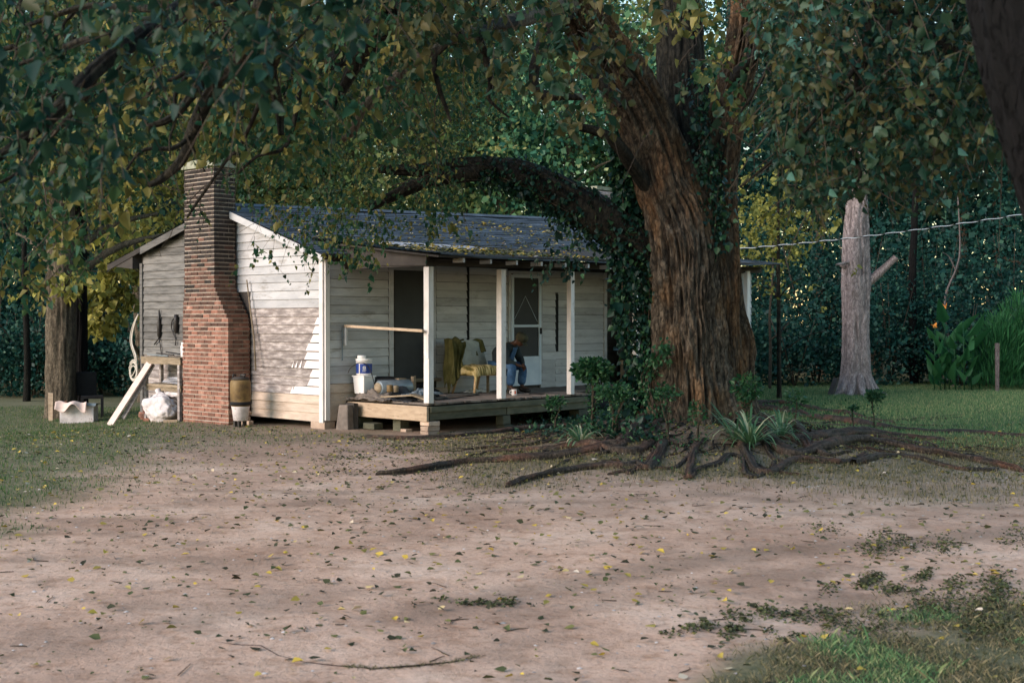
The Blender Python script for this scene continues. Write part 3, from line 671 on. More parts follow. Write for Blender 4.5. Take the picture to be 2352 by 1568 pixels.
mb = MB(); mb.add([(.33,-2.43,2.835),(10.3,-2.43,3.005),(10.3,.7,3.36),(.33,.7,3.19)],[(0,1,2,3)]); mb.build('porch_roof_deck', M['darkwood'], house, solid=.03)
mb = MB(); mb.add([(x_, 2.875+s*.14, zmain(x_,2.875)-.02) for x_ in (-.17,10.9) for s in (-1,1)]+[(-.17,2.875,3.97),(10.9,2.875,4.275)],[(0,2,5,4),(4,5,3,1)]); mb.build('ridge_cap', M['roof'], house)
# barge boards and fascia
def rake(y0, y1, mat, h=.13, dz=0):
    mb = MB(); z0, z1 = zmain(0,y0)-.02-dz, zmain(0,y1)-.02-dz
    mb.add([(-.175,y0,z0),(-.175,y1,z1),(-.175,y1,z1-h),(-.175,y0,z0-h*.8),(-.15,y0,z0),(-.15,y1,z1),(-.15,y1,z1-h),(-.15,y0,z0-h*.8)],[(0,1,2,3),(7,6,5,4),(0,4,5,1),(3,2,6,7),(0,3,7,4),(1,5,6,2)]); return mb.build('barge_board', mat, house, bevel=.003)
rake(-.16, 2.86, M['paint']); rake(2.89, 5.5, M['greyboard'], .14); rake(5.5, 6.74, M['darkwood'], .12)
mb = MB(); mb.add([(-.16,5.8,zmain(0,5.8)-.05),(-.16,6.7,zmain(0,6.7)-.05),(-.16,5.8,2.84),(.3,5.8,zmain(0,5.8)-.05),(.3,6.7,zmain(0,6.7)-.05),(.3,5.8,2.84)],[(0,2,1),(3,4,5),(0,3,5,2),(2,5,4,1)]); mb.build('eave_box', M['darkwood'], house)
mb = MB()
for i in range(4):   # loose pale metal sheets on the porch roof
    x0 = 1.05+i*.62; y0, y1 = -.75+.1*i, .02+.03*i
    mb.add([(x0,y0,zporch(x0,y0)+.045),(x0+.66,y0+.1,zporch(x0,y0+.1)+.05),(x0+.64,y1,zporch(x0,y1)+.045+.03),(x0,y1,zporch(x0,y1)+.07)],[(0,1,2,3)])
mb.build('roof_patch', M['flash'], house, solid=.012)
# leaves lying on the roof
n = 4200; x = RS.uniform(.2, 8.2, n); y = -2.4+4.6*RS.rand(n)**1.3; k = RS.rand(n) < .25+.9*fbm(x*1.3, y*2.0, 8); x, y = x[k], y[k]
z = np.array([max(zmain(a, b), zporch(a, b)+.012 if b < .78 else -9)+.03 for a, b in zip(x, y)])
P = np.stack([HO[0]+x*ca-y*sa, HO[1]+x*sa+y*ca, z], 1)
litter('fallen_leaves_on_roof', P[:, 0], P[:, 1], P[:, 2], (.075), .25+.75*RS.rand(len(x))**1.2, 'yellow and brown fallen leaves caught on the dark roof', tilt=.3)
# ---- chimneys: every brick modelled
def chimney(x0, x1, prof, z0, z1, matf, parent, loc_y=True):
    "prof(z) -> (ya, yb) outer width at height z; x0 outer face, x1 inner"
    groups = {}; c = .0765; nC = int((z1-z0)/c); core = MB()
    for i in range(nC):
        z = z0+i*c; ya, yb = prof(z); off = .0 if i % 2 else .105
        core.box(((x0+x1)/2,(ya+yb)/2,z+c/2),(x1-x0-.02,yb-ya-.02,c+.0))
        y = ya-off if off else ya
        while y < yb-.01:
            a, b = max(y, ya), min(y+.2, yb)
            if b-a > .03:
                mb = groups.setdefault(matf(z, random.random()), MB()); j = random.uniform(-.004,.004)
                mb.box((x0+.05+j,(a+b)/2,z+c/2),(.1,b-a,c-.019), jit=.0025)
            y += .212
        for side, yy_ in ((0, ya), (1, yb)):
            xq = x0+.107+(.0 if i % 2 else -.0)
            if not off: xq += .0
            xs = xq
            while xs < x1-.01:
                wd = .2 if (i+int(xs*9)) % 3 else .1
                b = min(xs+wd, x1)
                if b-xs > .02:
                    mb = groups.setdefault(matf(z, random.random()), MB())
                    mb.box(((xs+b)/2, yy_+(.05 if side == 0 else -.05), z+c/2), (b-xs, .1+random.uniform(-.006,.006), c-.019), jit=.002)
                xs += wd+.012
    core.build('mortar_core', M['mortar'], parent)
    for k, g in groups.items(): g.build('brickwork', M[k], parent)
ch = MB(); ch.box((-.28,2.98,4.64),(.46,1.06,.15), jit=.01); chn = ch.build('chimney', M['cement'], house, bevel=.01)
def cprof(z):
    if z < 1.80: return (2.06, 3.50)
    if z < 2.38:
        t = (z-1.80)/.58; return (2.06+.42*t, 3.50-.06*t)
    return (2.48, 3.44)
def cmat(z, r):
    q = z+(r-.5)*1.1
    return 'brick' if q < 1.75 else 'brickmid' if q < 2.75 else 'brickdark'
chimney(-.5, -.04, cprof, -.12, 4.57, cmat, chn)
mb = MB()
for i in range(3): mb.box((-.53+i*.02, 2.5+i*.35, -.08),(.12,.3,.06), jit=.01)
mb.build('chimney_footing', M['blockstone'], chn)
c2 = MB(); c2.box((10.6,2.9,4.98),(.66,.66,.08), jit=.01); c2 = c2.build('chimney', M['cement'], house)
chimney(10.3, 10.9, lambda z: (2.6, 3.2), 4.0, 4.94, lambda z, r: 'brickpale', c2) if M.setdefault('brickpale', surf('pale_pinkish_brick', [(.3,(.30,.22,.21)),(.6,(.48,.38,.37))], 6, rnd=.5, bump=.4)) else None
# handrail along the porch's near end
mb = MB(); mb.beam((.42,-.02,1.735),(.40,-2.0,1.665),.05,.045); rl = mb.build('porch_rail', M['tanwood'], house, bevel=.004)
mb = MB(); mb.box((.42,-.05,1.56),(.035,.06,.31)); mb.box((.44,-.02,1.56),(.10,.015,.29)); mb.build('rail_bracket', M['paint'], rl)
mb = MB(); mb.tube([(.36,-.03,1.72),(.36,-.03,1.15)],.012,6); mb.build('rail_rod', M['galv'], rl)
# loose stick leaning by the chimney, power cable
def stand(name, label, cat, group=None, loc=(0,0,0), rz=0): return empty(name, tuple(loc), rz, label, cat, group)
mb = MB(); mb.tube([H(-.16,1.72,.95),H(-.1,1.85,1.5),H(-.08,1.98,2.0),H(-.06,2.12,2.55)],[.014,.016,.015,.012],6)
props(mb.build('stick', M['rawwood'], smooth=True), 'long thin stick leaning in the corner between chimney and white wall', 'stick')
# ---------------------------------------------------------------- trees
def spline(pts, n):
    pts = np.array(pts, float); t = np.linspace(0, len(pts)-1, n); out = []
    for q in t:
        i = min(int(q), len(pts)-2); f = q-i
        p0 = pts[max(i-1,0)]; p1 = pts[i]; p2 = pts[i+1]; p3 = pts[min(i+2,len(pts)-1)]
        out.append(.5*((2*p1)+(-p0+p2)*f+(2*p0-5*p1+4*p2-p3)*f*f+(-p0+3*p1-3*p2+p3)*f**3))
    return np.array(out)
def barktube(ctrl, nring, nseg, amp, freq=14, lobes=0, lobeamp=0, flare=0, seed=0, zs=1.2):
    "ctrl rows (x,y,z,r): returns V,F of a furrowed trunk"
    C = spline(ctrl, nring); P = C[:, :3]; r = C[:, 3]
    T = np.gradient(P, axis=0); T = unit(T); ln = np.concatenate([[0], np.cumsum(np.linalg.norm(np.diff(P, axis=0), axis=1))])
    a = np.zeros_like(P); prev = np.array([1., 0, 0])
    for i in range(nring):
        v = prev-T[i]*prev.dot(T[i]); prev = v/np.linalg.norm(v); a[i] = prev
    b = np.cross(T, a)
    th = np.linspace(0, 2*math.pi, nseg, endpoint=False)[None]; L_ = ln[:, None]
    ct, st = np.cos(th), np.sin(th)
    k = freq/6.283
    wx = (fbm(ct*1.6+seed, st*1.6, L_*1.3, 3)-.5)*.9
    n1 = vn(ct*k*3.2+wx*2+seed*3, st*k*3.2+wx*2, L_*zs)
    n2 = vn(ct*k*7+wx*3+seed, st*k*7+5, L_*zs*2.6+9)
    ridge = 1-np.abs(n1*2-1); ridge = ridge**1.5
    d = amp*(1.1*(ridge-.4)+.7*(n2-.5))+amp*.35*(vn(ct*k*14, st*k*14+3, L_*9+seed)-.5)+amp*1.3*(fbm(ct*1.5+seed+5, st*1.5, L_*.9, 3)-.5)
    rr = r[:, None]*(1+lobeamp*np.cos(lobes*th+seed+.4*np.sin(L_*1.4))*(1+flare*np.exp(-L_/.7)))+d
    V = P[:, None]+a[:, None]*(rr*ct)[..., None]+b[:, None]*(rr*st)[..., None]
    V = V.reshape(-1, 3); i = (np.arange(nring-1)[:, None]*nseg); j = np.arange(nseg)[None]; j2 = (j+1) % nseg
    Fs = np.stack([i+j, i+j2, i+nseg+j2, i+nseg+j], -1).reshape(-1, 4)
    return V, Fs, np.clip(1.1*(ridge-.4)+.5*(n2-.5)+.35, -.5, 1.5).reshape(-1)
def joined(name, parts, mat, parent=None):
    Vs, Fs, Cs, n = [], [], [], 0
    for V, Fc, c_ in parts: Vs.append(V); Fs.append(Fc+n); Cs.append(c_); n += len(V)
    o = raw(name, np.concatenate(Vs), np.concatenate(Fs), mat, parent, smooth=True)
    at = o.data.attributes.new('cav', 'FLOAT', 'POINT'); at.data.foreach_set('value', np.concatenate(Cs).astype(np.float32)); return o
def px(u, v, Y, rpx): p = W(u, v, Y); return (p[0], p[1], p[2], rpx/F*Y)
TY = 18.9
big = empty('old_maple_tree', (TREE[0], TREE[1], 0), 0, 'huge old tree with furrowed orange brown trunk in front of the cabin porch', 'tree')
def inst(o, root):   # keep world-placed geometry under a moved Empty
    o.parent = root; o.matrix_parent_inverse = Matrix.Translation(-Vector(root.location)); return o
tp = []
tp.append(barktube([px(1595,1010,TY,114),px(1592,940,TY,96),px(1587,860,TY,81),px(1583,760,TY,78),px(1580,660,TY,78),px(1574,570,TY,79),px(1558,500,TY+.05,78),px(1532,430,TY+.05,66),px(1508,350,TY+.05,58),px(1485,270,TY,40),px(1475,230,TY+.1,6)], 260, 280, .085, freq=20, lobes=5, lobeamp=.06, flare=1.2, seed=1, zs=1.5))
tp.append(barktube([px(1700,1000,TY+.25,70),px(1672,930,TY+.2,54),px(1660,840,TY+.15,46),px(1654,740,TY+.15,43),px(1652,640,TY+.1,48),px(1640,560,TY+.1,52),px(1640,470,TY+.1,48),px(1648,380,TY+.1,44),px(1664,290,TY,40),px(1690,180,TY-.2,36),px(1712,60,TY-.5,32),px(1725,-120,TY-.8,26)], 300, 180, .065, freq=14, lobes=4, lobeamp=.07, flare=1, seed=4))
tp.append(barktube([px(1500,1010,TY+.5,60),px(1497,940,TY+.5,38),px(1500,860,TY+.5,30),px(1506,760,TY+.45,28),px(1520,660,TY+.4,30),px(1530,580,TY+.3,34),px(1530,500,TY+.3,40)], 160, 100, .035, freq=9, lobes=3, lobeamp=.08, flare=1, seed=7))
tp.append(barktube([px(1722,1000,TY+.6,50),px(1700,930,TY+.6,40),px(1694,850,TY+.6,38),px(1694,780,TY+.6,38),px(1672,720,TY+.5,38),px(1664,640,TY+.4,34),px(1655,560,TY+.3,34)], 150, 100, .05, freq=9, lobes=3, lobeamp=.12, flare=1, seed=9))
inst(joined('trunk', [tp[0], tp[2]], M['bark']), big); inst(joined('side_stem', [tp[1]], M['barkshade']), big); inst(joined('buttress', [tp[3]], M['barkshade']), big)
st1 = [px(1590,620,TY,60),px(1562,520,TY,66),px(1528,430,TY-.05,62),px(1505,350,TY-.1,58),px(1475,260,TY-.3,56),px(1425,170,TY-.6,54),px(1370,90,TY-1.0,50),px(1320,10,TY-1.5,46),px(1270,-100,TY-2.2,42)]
inst(joined('limb', [barktube(st1, 200, 150, .06, freq=13, lobes=3, lobeamp=.07, seed=2)], M['barkshade']), big)
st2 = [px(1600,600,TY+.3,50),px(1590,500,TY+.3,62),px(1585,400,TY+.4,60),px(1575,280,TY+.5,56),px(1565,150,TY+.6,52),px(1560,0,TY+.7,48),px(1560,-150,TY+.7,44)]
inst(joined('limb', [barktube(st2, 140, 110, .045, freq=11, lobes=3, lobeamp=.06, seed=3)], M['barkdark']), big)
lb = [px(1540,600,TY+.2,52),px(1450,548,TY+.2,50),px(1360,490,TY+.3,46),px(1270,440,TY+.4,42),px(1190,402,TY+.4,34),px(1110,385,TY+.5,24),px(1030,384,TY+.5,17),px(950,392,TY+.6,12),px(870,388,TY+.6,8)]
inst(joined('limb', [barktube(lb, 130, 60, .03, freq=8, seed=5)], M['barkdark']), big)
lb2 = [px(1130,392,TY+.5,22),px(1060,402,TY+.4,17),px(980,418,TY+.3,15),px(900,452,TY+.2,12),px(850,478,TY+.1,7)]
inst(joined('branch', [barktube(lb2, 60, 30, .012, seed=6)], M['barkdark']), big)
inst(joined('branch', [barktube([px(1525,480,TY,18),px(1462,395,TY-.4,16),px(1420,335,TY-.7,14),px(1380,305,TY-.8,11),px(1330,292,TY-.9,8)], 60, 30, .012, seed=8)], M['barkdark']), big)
# overhead limbs: (u, v, Y, radius in photo px) chains
LIMBS = [
 [(1270,-100,16.5,42),(1130,-60,14.5,36),(1000,-10,13.5,34),(900,40,13,30),(830,100,12.7,26),(770,140,12.5,17),(690,190,12.3,14),(600,240,12.2,9),(560,275,12,5)],
 [(900,30,13,26),(860,80,13.2,24),(820,140,13.4,15),(790,200,13.5,9),(770,240,13.5,5)],
 [(1130,-60,14.5,30),(900,-60,11,26),(620,-40,8.5,24),(420,20,7.2,17),(300,100,6.6,14),(220,160,6.4,13),(150,235,6.2,11),(80,300,6.1,9),(10,350,6.0,7),(-60,400,5.9,6)],
 [(620,-40,8.5,18),(560,120,10,14),(500,190,10.5,13),(470,240,10.7,12),(440,310,10.8,11),(415,370,10.9,9),(370,412,11,6),(340,425,11,4)],
 [(500,190,10.5,14),(480,170,10.4,15),(440,220,10.3,8),(395,270,10.3,7),(340,290,10.3,4)],
 [(560,120,10.2,14),(610,120,10.4,13),(625,180,10.6,10),(640,250,10.8,8),(645,310,10.8,5)],
 [(1320,10,17.4,18),(1180,50,14,15),(1060,80,12.5,12),(1000,110,12,11),(940,150,11.9,10),(880,205,11.8,10),(830,255,11.7,9),(810,300,11.7,8),(785,322,11.7,6)],
 [(1320,10,17.4,20),(1270,60,16.5,16),(1240,120,16,12),(1225,180,15.9,10),(1245,218,15.8,9),(1300,222,15.6,7),(1345,225,15.6,4)],
 [(1180,50,14,12),(1105,70,13,9),(1115,130,13,8),(1128,190,13,7),(1122,225,13,4),(1150,255,13,2.5),(1170,270,13,1.5)],
 [(1060,80,12.5,8),(1000,130,12.6,6),(1008,200,12.6,5),(1025,250,12.6,3.5),(1035,280,12.6,2)],
 [(1370,90,17.8,15),(1340,140,17,11),(1380,190,16.8,8),(1410,225,16.7,6),(1425,245,16.6,3)],
 [(300,100,6.6,9),(210,90,6.8,7),(120,120,7,6),(40,150,7.2,4)],
 [(420,20,7.2,9),(310,20,7.6,7),(200,15,8,6),(60,60,8.2,4)],
 [(220,160,6.4,8),(200,220,7,6),(120,310,7.3,5),(50,390,7.5,4),(0,420,7.5,3)],
 [(440,310,10.8,5),(400,340,10.6,4),(330,345,10.5,3),(290,390,10.5,2)],
 [(640,130,10.4,6),(560,320,11.5,4),(520,370,12,3.5),(470,440,12.3,3),(430,500,12.4,2)],
 [(690,190,12.3,7),(660,330,12,4),(590,360,12,3),(545,400,12,2)],
 [(1690,180,18.6,16),(1800,60,15,13),(1900,-30,12,12),(2010,0,9,10),(2090,50,8.6,8),(2180,110,8.5,6),(2220,120,8.4,4)],
 [(2010,-60,9,16),(2000,60,8.8,13),(1985,130,8.7,10),(1970,200,8.7,8),(1960,300,8.8,5),(1965,380,8.9,3)],
 [(1985,130,8.7,7),(1900,240,8.6,4),(1830,320,8.6,3.5),(1760,380,8.7,2.5),(1700,430,8.8,1.5)],
 [(2180,110,8.5,5),(2130,190,8.6,4),(2080,250,8.6,3),(2000,330,8.6,2)],
 [(1810,20,12,6),(1780,120,11,5),(1740,200,10.5,4),(1700,260,10.5,2)],
 [(1712,60,18.4,12),(1760,130,17,8),(1770,190,16.8,5)],
]
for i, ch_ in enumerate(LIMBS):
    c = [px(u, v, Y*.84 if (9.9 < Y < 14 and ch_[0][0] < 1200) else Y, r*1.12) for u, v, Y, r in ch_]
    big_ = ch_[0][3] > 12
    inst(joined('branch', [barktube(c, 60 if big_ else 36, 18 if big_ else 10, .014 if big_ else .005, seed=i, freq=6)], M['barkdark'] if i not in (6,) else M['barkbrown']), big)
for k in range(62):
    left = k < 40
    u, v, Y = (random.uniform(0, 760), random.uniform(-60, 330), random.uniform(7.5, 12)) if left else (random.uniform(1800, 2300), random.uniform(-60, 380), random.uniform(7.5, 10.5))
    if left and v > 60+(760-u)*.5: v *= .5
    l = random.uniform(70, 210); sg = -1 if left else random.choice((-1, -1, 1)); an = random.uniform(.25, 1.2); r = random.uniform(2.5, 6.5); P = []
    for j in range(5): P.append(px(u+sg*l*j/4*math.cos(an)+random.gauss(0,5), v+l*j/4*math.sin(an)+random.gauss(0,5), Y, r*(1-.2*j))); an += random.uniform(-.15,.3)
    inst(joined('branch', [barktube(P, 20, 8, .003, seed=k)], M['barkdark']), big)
# canopy: twigs hanging from the limbs, as clumps with a lower edge that follows the photograph
TW = [[], [], []]
def layer(name, mat, u0, u1, env, Y0, Y1, nclump, ntwig, nleaf, Lt, size, crad, vtop=-190, droop=.9, parent=None, dens=None, leafw=.36, rb=None):
    cl = []
    tries = 0
    while len(cl) < nclump and tries < 60000:
        tries += 1
        u = random.uniform(u0, u1); lo = env(u); v = random.uniform(vtop, lo)
        if dens and random.random() > dens(u, v): continue
        Y = random.uniform(Y0, Y1); cl.append(W(u, v-crad/Y*F*.4, Y))
    cl = np.array(cl); P0 = np.repeat(cl, ntwig, 0)+RS.randn(len(cl)*ntwig, 3)*crad*np.array([1,1,.7])
    u, v = UV(P0[:, 0], P0[:, 1], P0[:, 2]); k = v < env(u)+12; P0 = P0[k]
    P, D, A, B_, C_ = bough(P0, nleaf, Lt, droop, size)
    u, v = UV(P[:, 0], P[:, 1], P[:, 2]); k = v < env(u)+35*RS.rand(len(u)); P, D = P[k], D[k]
    TW[0].append(A); TW[1].append(B_); TW[2].append(C_)
    bias = fbm(P[:, 0]*.8, P[:, 1]*.8, P[:, 2]*.8+3, 3)
    rnd = np.clip(RS.rand(len(P))*.75+(bias-.5)*1.1+.12, 0, 1)
    if rb: rnd = np.clip(rnd+rb, 0, 1)
    return inst(leaves(name, P, D, size*(.6+.7*RS.rand(len(P))), mat, rnd=rnd, w=leafw), parent or big)
e1 = polyf([(-200,430),(0,450),(200,430),(330,330),(400,210),(520,240),(600,250),(700,170),(850,40),(900,-50)])
layer('crown', L['near'], -150, 880, e1, 5.0, 7.5, 24, 12, 9, .30, .060, .30)
e2 = polyf([(-200,700),(0,690),(100,695),(170,640),(250,560),(300,520),(360,420),(430,350),(520,345),(600,380),(700,400),(800,300)])
layer('crown', L['main'], -150, 800, e2, 9.5, 13.5, 78, 18, 10, .42, .074, .45)
e3 = polyf([(380,300),(450,330),(540,440),(600,500),(660,545),(700,575),(760,610),(800,600),(850,640),(900,540),(950,480),(1000,545),(1050,470),(1080,330),(1150,240),(1250,200)])
layer('crown', L['main'], 400, 1180, e3, 16.5, 20.5, 96, 24, 10, .42, .062, .5, rb=.08, dens=lambda u, v: 1 if v > 150 else .6)
e3b = polyf([(-200,560),(0,600),(150,640),(330,500),(430,330),(900,260),(1200,180)])
layer('crown', L['main'], -150, 1200, e3b, 13, 17, 74, 22, 10, .42, .068, .5)
e4 = polyf([(850,60),(950,190),(1020,140),(1080,150),(1150,190),(1250,230),(1330,310),(1380,330),(1440,250),(1500,60)])
layer('crown', L['top'], 860, 1470, e4, 8.5, 11.5, 26, 10, 9, .38, .085, .26, vtop=-120)
e4b = polyf([(1450,-40),(1500,60),(1600,190),(1680,280),(1740,300),(1800,260)])
layer('crown', L['main'], 1450, 1800, e4b, 14.5, 17.2, 11, 10, 8, .38, .11, .35, vtop=-150, rb=.1)
e5 = polyf([(1700,-100),(1745,120),(1770,330),(1800,450),(1850,520),(1900,500),(1960,440),(2020,420),(2100,400),(2200,340),(2400,300)])
layer('crown', L['near'], 1735, 2420, e5, 7.5, 11.5, 112, 17, 10, .36, .058, .35, rb=.05)
e6 = polyf([(1750,300),(1850,500),(1950,430),(2050,480),(2200,470),(2300,420)])
layer('crown', L['near'], 1780, 2300, e6, 8.5, 11.5, 34, 12, 9, .36, .060, .3, vtop=120, rb=.1)
# hanging ends drooping in front of the roof and by the chimney
for (u, v, Y, n, mt) in ((780,560,19.5,18,'main'),(850,600,19.3,14,'main'),(770,600,19.3,8,'main'),(1000,520,19,14,'main'),(1320,560,19,9,'ivy'),(1300,620,19,7,'ivy'),(1270,640,19,5,'ivy'),(590,590,20.8,7,'main'),(440,470,19,6,'main')):
    c0 = W(u, v-30, Y); P0 = c0+RS.randn(n, 3)*np.array([.22,.2,.14]); P, D, A, B_, C_ = bough(P0, 6, .3, 1.2, .08)
    TW[0].append(A); TW[1].append(B_); TW[2].append(C_)
    inst(leaves('leaf_spray', P, D, .085*(.6+.7*RS.rand(len(P))), L[mt]), big)
A, B_, C_ = [np.concatenate(t) for t in TW]
sel = RS.rand(len(A)) < .6
inst(twigtubes('twigs', A[sel], B_[sel], C_[sel], .0042, .0015, M['twig']), big)
# long bare hanging twigs
mb = MB()
for (pts, r) in (([(1000,170,11),(1010,330,11.2),(1005,420,11.2),(1020,500,11.2)],.006),([(870,150,12),(960,330,12),(1000,420,12)],.005),([(1165,250,13),(1175,300,13),(1182,350,13)],.004),
                 ([(250,330,10),(230,430,10),(260,520,10),(230,600,10)],.006),([(100,420,9),(120,520,9),(60,600,9)],.006),([(340,420,10.5),(420,440,10.5),(470,500,10.6),(440,560,10.6)],.005),([(540,390,12),(420,470,12),(370,590,12)],.006),([(900,430,18),(1000,400,18),(1060,440,18)],.01),([(1560,150,16),(1610,60,16),(1640,-30,16)],.01),([(1650,120,15),(1660,180,15),(1690,250,15)],.008)):
    P = spline([W(*p) for p in pts], 14); P[1:-1] += RS.randn(12, 3)*.02; mb.tube(P, list(np.linspace(r, r*.4, 14)), 5)
inst(mb.build('twigs', M['twig'], smooth=True), big)
# roots over the ground
ROOTS = [
 ([(1520,960),(1440,985),(1330,985),(1200,990),(1080,1000),(940,1010),(830,1004)], .11, .035),
 ([(1540,975),(1450,1005),(1390,1020),(1300,1045),(1180,1058),(1060,1065),(960,1085),(870,1092)], .15, .04),
 ([(1530,985),(1490,1012),(1465,1038),(1440,1062),(1380,1075),(1300,1085),(1220,1100),(1165,1120)], .085, .04),
 ([(1570,990),(1520,1010),(1480,1028),(1455,1050),(1400,1062)], .055, .02),
 ([(1600,990),(1580,1020),(1600,1040),(1640,1045),(1690,1050),(1760,1078),(1840,1095)], .06, .02),
 ([(1650,985),(1690,1010),(1720,1040),(1790,1062)], .055, .02),
 ([(1700,985),(1760,1008),(1815,1012),(1870,1008),(1920,1002),(1990,998),(2060,1004),(2180,1016)], .16, .05),
 ([(1730,940),(1800,948),(1880,965),(1980,978),(2100,992),(2230,996),(2380,1008)], .16, .04),
 ([(1720,930),(1800,930),(1880,945),(1960,955),(2060,975)], .14, .03),
 ([(1720,1000),(1800,1020),(1870,1025),(1960,1018),(2040,1022),(2120,1040),(2230,1058),(2360,1085)], .12, .05),
 ([(1960,1055),(2060,1050),(2150,1066),(2230,1080),(2300,1078)], .06, .03),
 ([(1620,1010),(1560,1060),(1480,1075),(1400,1090)], .05, .015),
 ([(1540,960),(1490,965),(1440,975),(1400,1005),(1385,1030)], .11, .04),
 ([(1740,955),(1790,975),(1840,1000),(1890,1030),(1960,1040)], .1, .03),
 ([(1500,985),(1440,1030),(1340,1020),(1240,1035),(1120,1040)], .11, .035),
 ([(1480,960),(1400,970),(1300,975),(1230,970)], .1, .03),
 ([(1690,1000),(1740,1030),(1830,1048),(1930,1050),(2000,1048)], .09, .03),
 ([(1860,1000),(1930,1005),(2000,1003),(2080,1014),(2150,1030)], .07, .03)]
for k in range(26):
    a = random.choice((random.uniform(-.15, 1.0), random.uniform(2.2, 3.3))); u, v = 1600+95*math.cos(a), 972+22*math.sin(a); pts = [(u, v)]; du = math.cos(a)*random.uniform(60, 105)+random.uniform(-35,35); dv = math.sin(a)*random.uniform(10, 22)+4
    for j in range(5): u += du; v += dv; dv += random.uniform(-7, 4); du *= random.uniform(.8, 1.15); pts.append((u, v))
    ROOTS.append((pts, random.uniform(.025,.07), .008))
for i, (pts, r0, r1) in enumerate(ROOTS):
    g = [G(u, v) for u, v in pts]; C = spline(g, 40); n = len(C); t = np.linspace(0, 1, n)
    r = r0*.78*(1-t)**.8+r1*t; r[-1] = .005
    r = r*(.55+.55*fbm(t*9+i*2, i*1.1, 4))
    C[:, 0] += (fbm(t*6+i, i*1.7, 0)-.5)*.25*t; C[:, 1] += (fbm(t*6+i, i*2.7, 5)-.5)*.3*t
    zz = gz(C[:, 0], C[:, 1])+r*(.22+1.2*(fbm(t*7+i*3, i, 2)-.45)); ctrl = np.column_stack([C[:, 0], C[:, 1], zz, r])
    inst(joined('root', [barktube(ctrl, 160, 20, .022, freq=6, seed=i, zs=1.1)], M['root']), big)
# fine surface rootlets
mb = MB()
for k in range(170):
    a = random.uniform(0, 6.28); rr = random.uniform(.6, 2.4); x, y = TREE[0]+rr*1.5*math.cos(a), TREE[1]-.3+rr*math.sin(a)*.9
    th = a+random.uniform(-.7,.7); P = []
    for j in range(8):
        P.append((x, y, float(gz(x, y))+random.uniform(-.01,.035))); th += random.uniform(-.4,.4); x += .13*math.cos(th); y += .10*math.sin(th)
    mb.tube(P, [random.uniform(.008,.022)*(1-.1*j) for j in range(8)], 6)
inst(mb.build('rootlets', M['root'], smooth=True), big)['kind'] = 'stuff'
# ivy
def clustr(path, n, rad, size, droop, label, name, cat, mat=L['ivy'], wd=.42, stems=True):
    C = spline(path, 60); i = RS.randint(0, 60, n); d = unit(RS.randn(n, 3)); d[:, 1] = -np.abs(d[:, 1])*.9+d[:, 1]*.1
    P = C[i, :3]+d*(C[i, 3]*(1+rad*RS.rand(n)**2*3))[:, None]; P[:, 2] -= droop*RS.rand(n)**3
    D = unit(d*.5+RS.randn(n, 3)*.5+[0,0,-.9])
    e = empty(name, tuple(C[0,:3]), 0, label, cat)
    o = inst(leaves('ivy_leaves', P, D, size*(.6+.7*RS.rand(n)), mat, w=wd), e)
    if stems:
        mb = MB()
        for k in range(6):
            off = unit(RS.randn(3)); off[1] = -abs(off[1]); Q = C[::6, :3]+off*(C[::6, 3]*1.04)[:, None]+RS.randn(len(C[::6]), 3)*.015
            mb.tube(Q, .009, 5)
        inst(mb.build('ivy_stem', M['twig'], smooth=True), e)
    return e
clustr([px(1470,960,TY+.2,40),px(1478,860,TY+.2,34),px(1470,760,TY+.2,40),px(1460,660,TY+.2,45),px(1462,560,TY+.2,46),px(1455,470,TY+.2,30),px(1440,400,TY+.2,22),px(1415,320,TY,14)], 4200, .22, .085, .25, 'dark ivy climbing the left side of the huge trunk', 'ivy', 'ivy')
clustr(lb[1:6], 3000, .10, .07, .18, 'dark ivy hanging from the thick low limb above the roof', 'ivy', 'ivy')
clustr([px(1640,560,TY-.25,14),px(1650,460,TY-.3,14),px(1630,380,TY-.35,12),px(1610,280,TY-.4,10),px(1600,160,TY-.4,10)], 900, 1.2, .07, .1, 'thin strand of ivy in the dark fork of the huge trunk', 'ivy', 'ivy')
clustr([px(1520,1000,TY-.6,10),px(1500,920,TY-.4,14),px(1492,850,TY-.2,16),px(1530,790,TY-.9,4)], 500, 1.4, .06, .1, 'small bright ivy sprig low on the left flank of the trunk', 'ivy', 'ivy', mat=L['shrub'])
# ground ivy
pts = []
for k in range(9000):
    u = random.gauss(1390, 85); v = random.gauss(960, 26)
    if 1180 < u < 1530 and 905 < v < 1010 and v > 925+(1350-u)*.12: pts.append((u, v))
g = np.array(pts[:3800]); g = GV(g[:, 0], g[:, 1]); g[:, 2] += RS.rand(len(g))**2*.30*np.exp(-((np.array([p[0] for p in pts[:3800]])-1430)/80)**2)+.02+.06*RS.rand(len(g))
props(leaves('ground_ivy', g, RS.randn(len(g), 3)+[0,-.3,.1], .07*(.6+.7*RS.rand(len(g))), L['ivy'], w=.42), 'low dark ivy carpet between the porch front and the big roots', 'ground cover', kind='stuff')
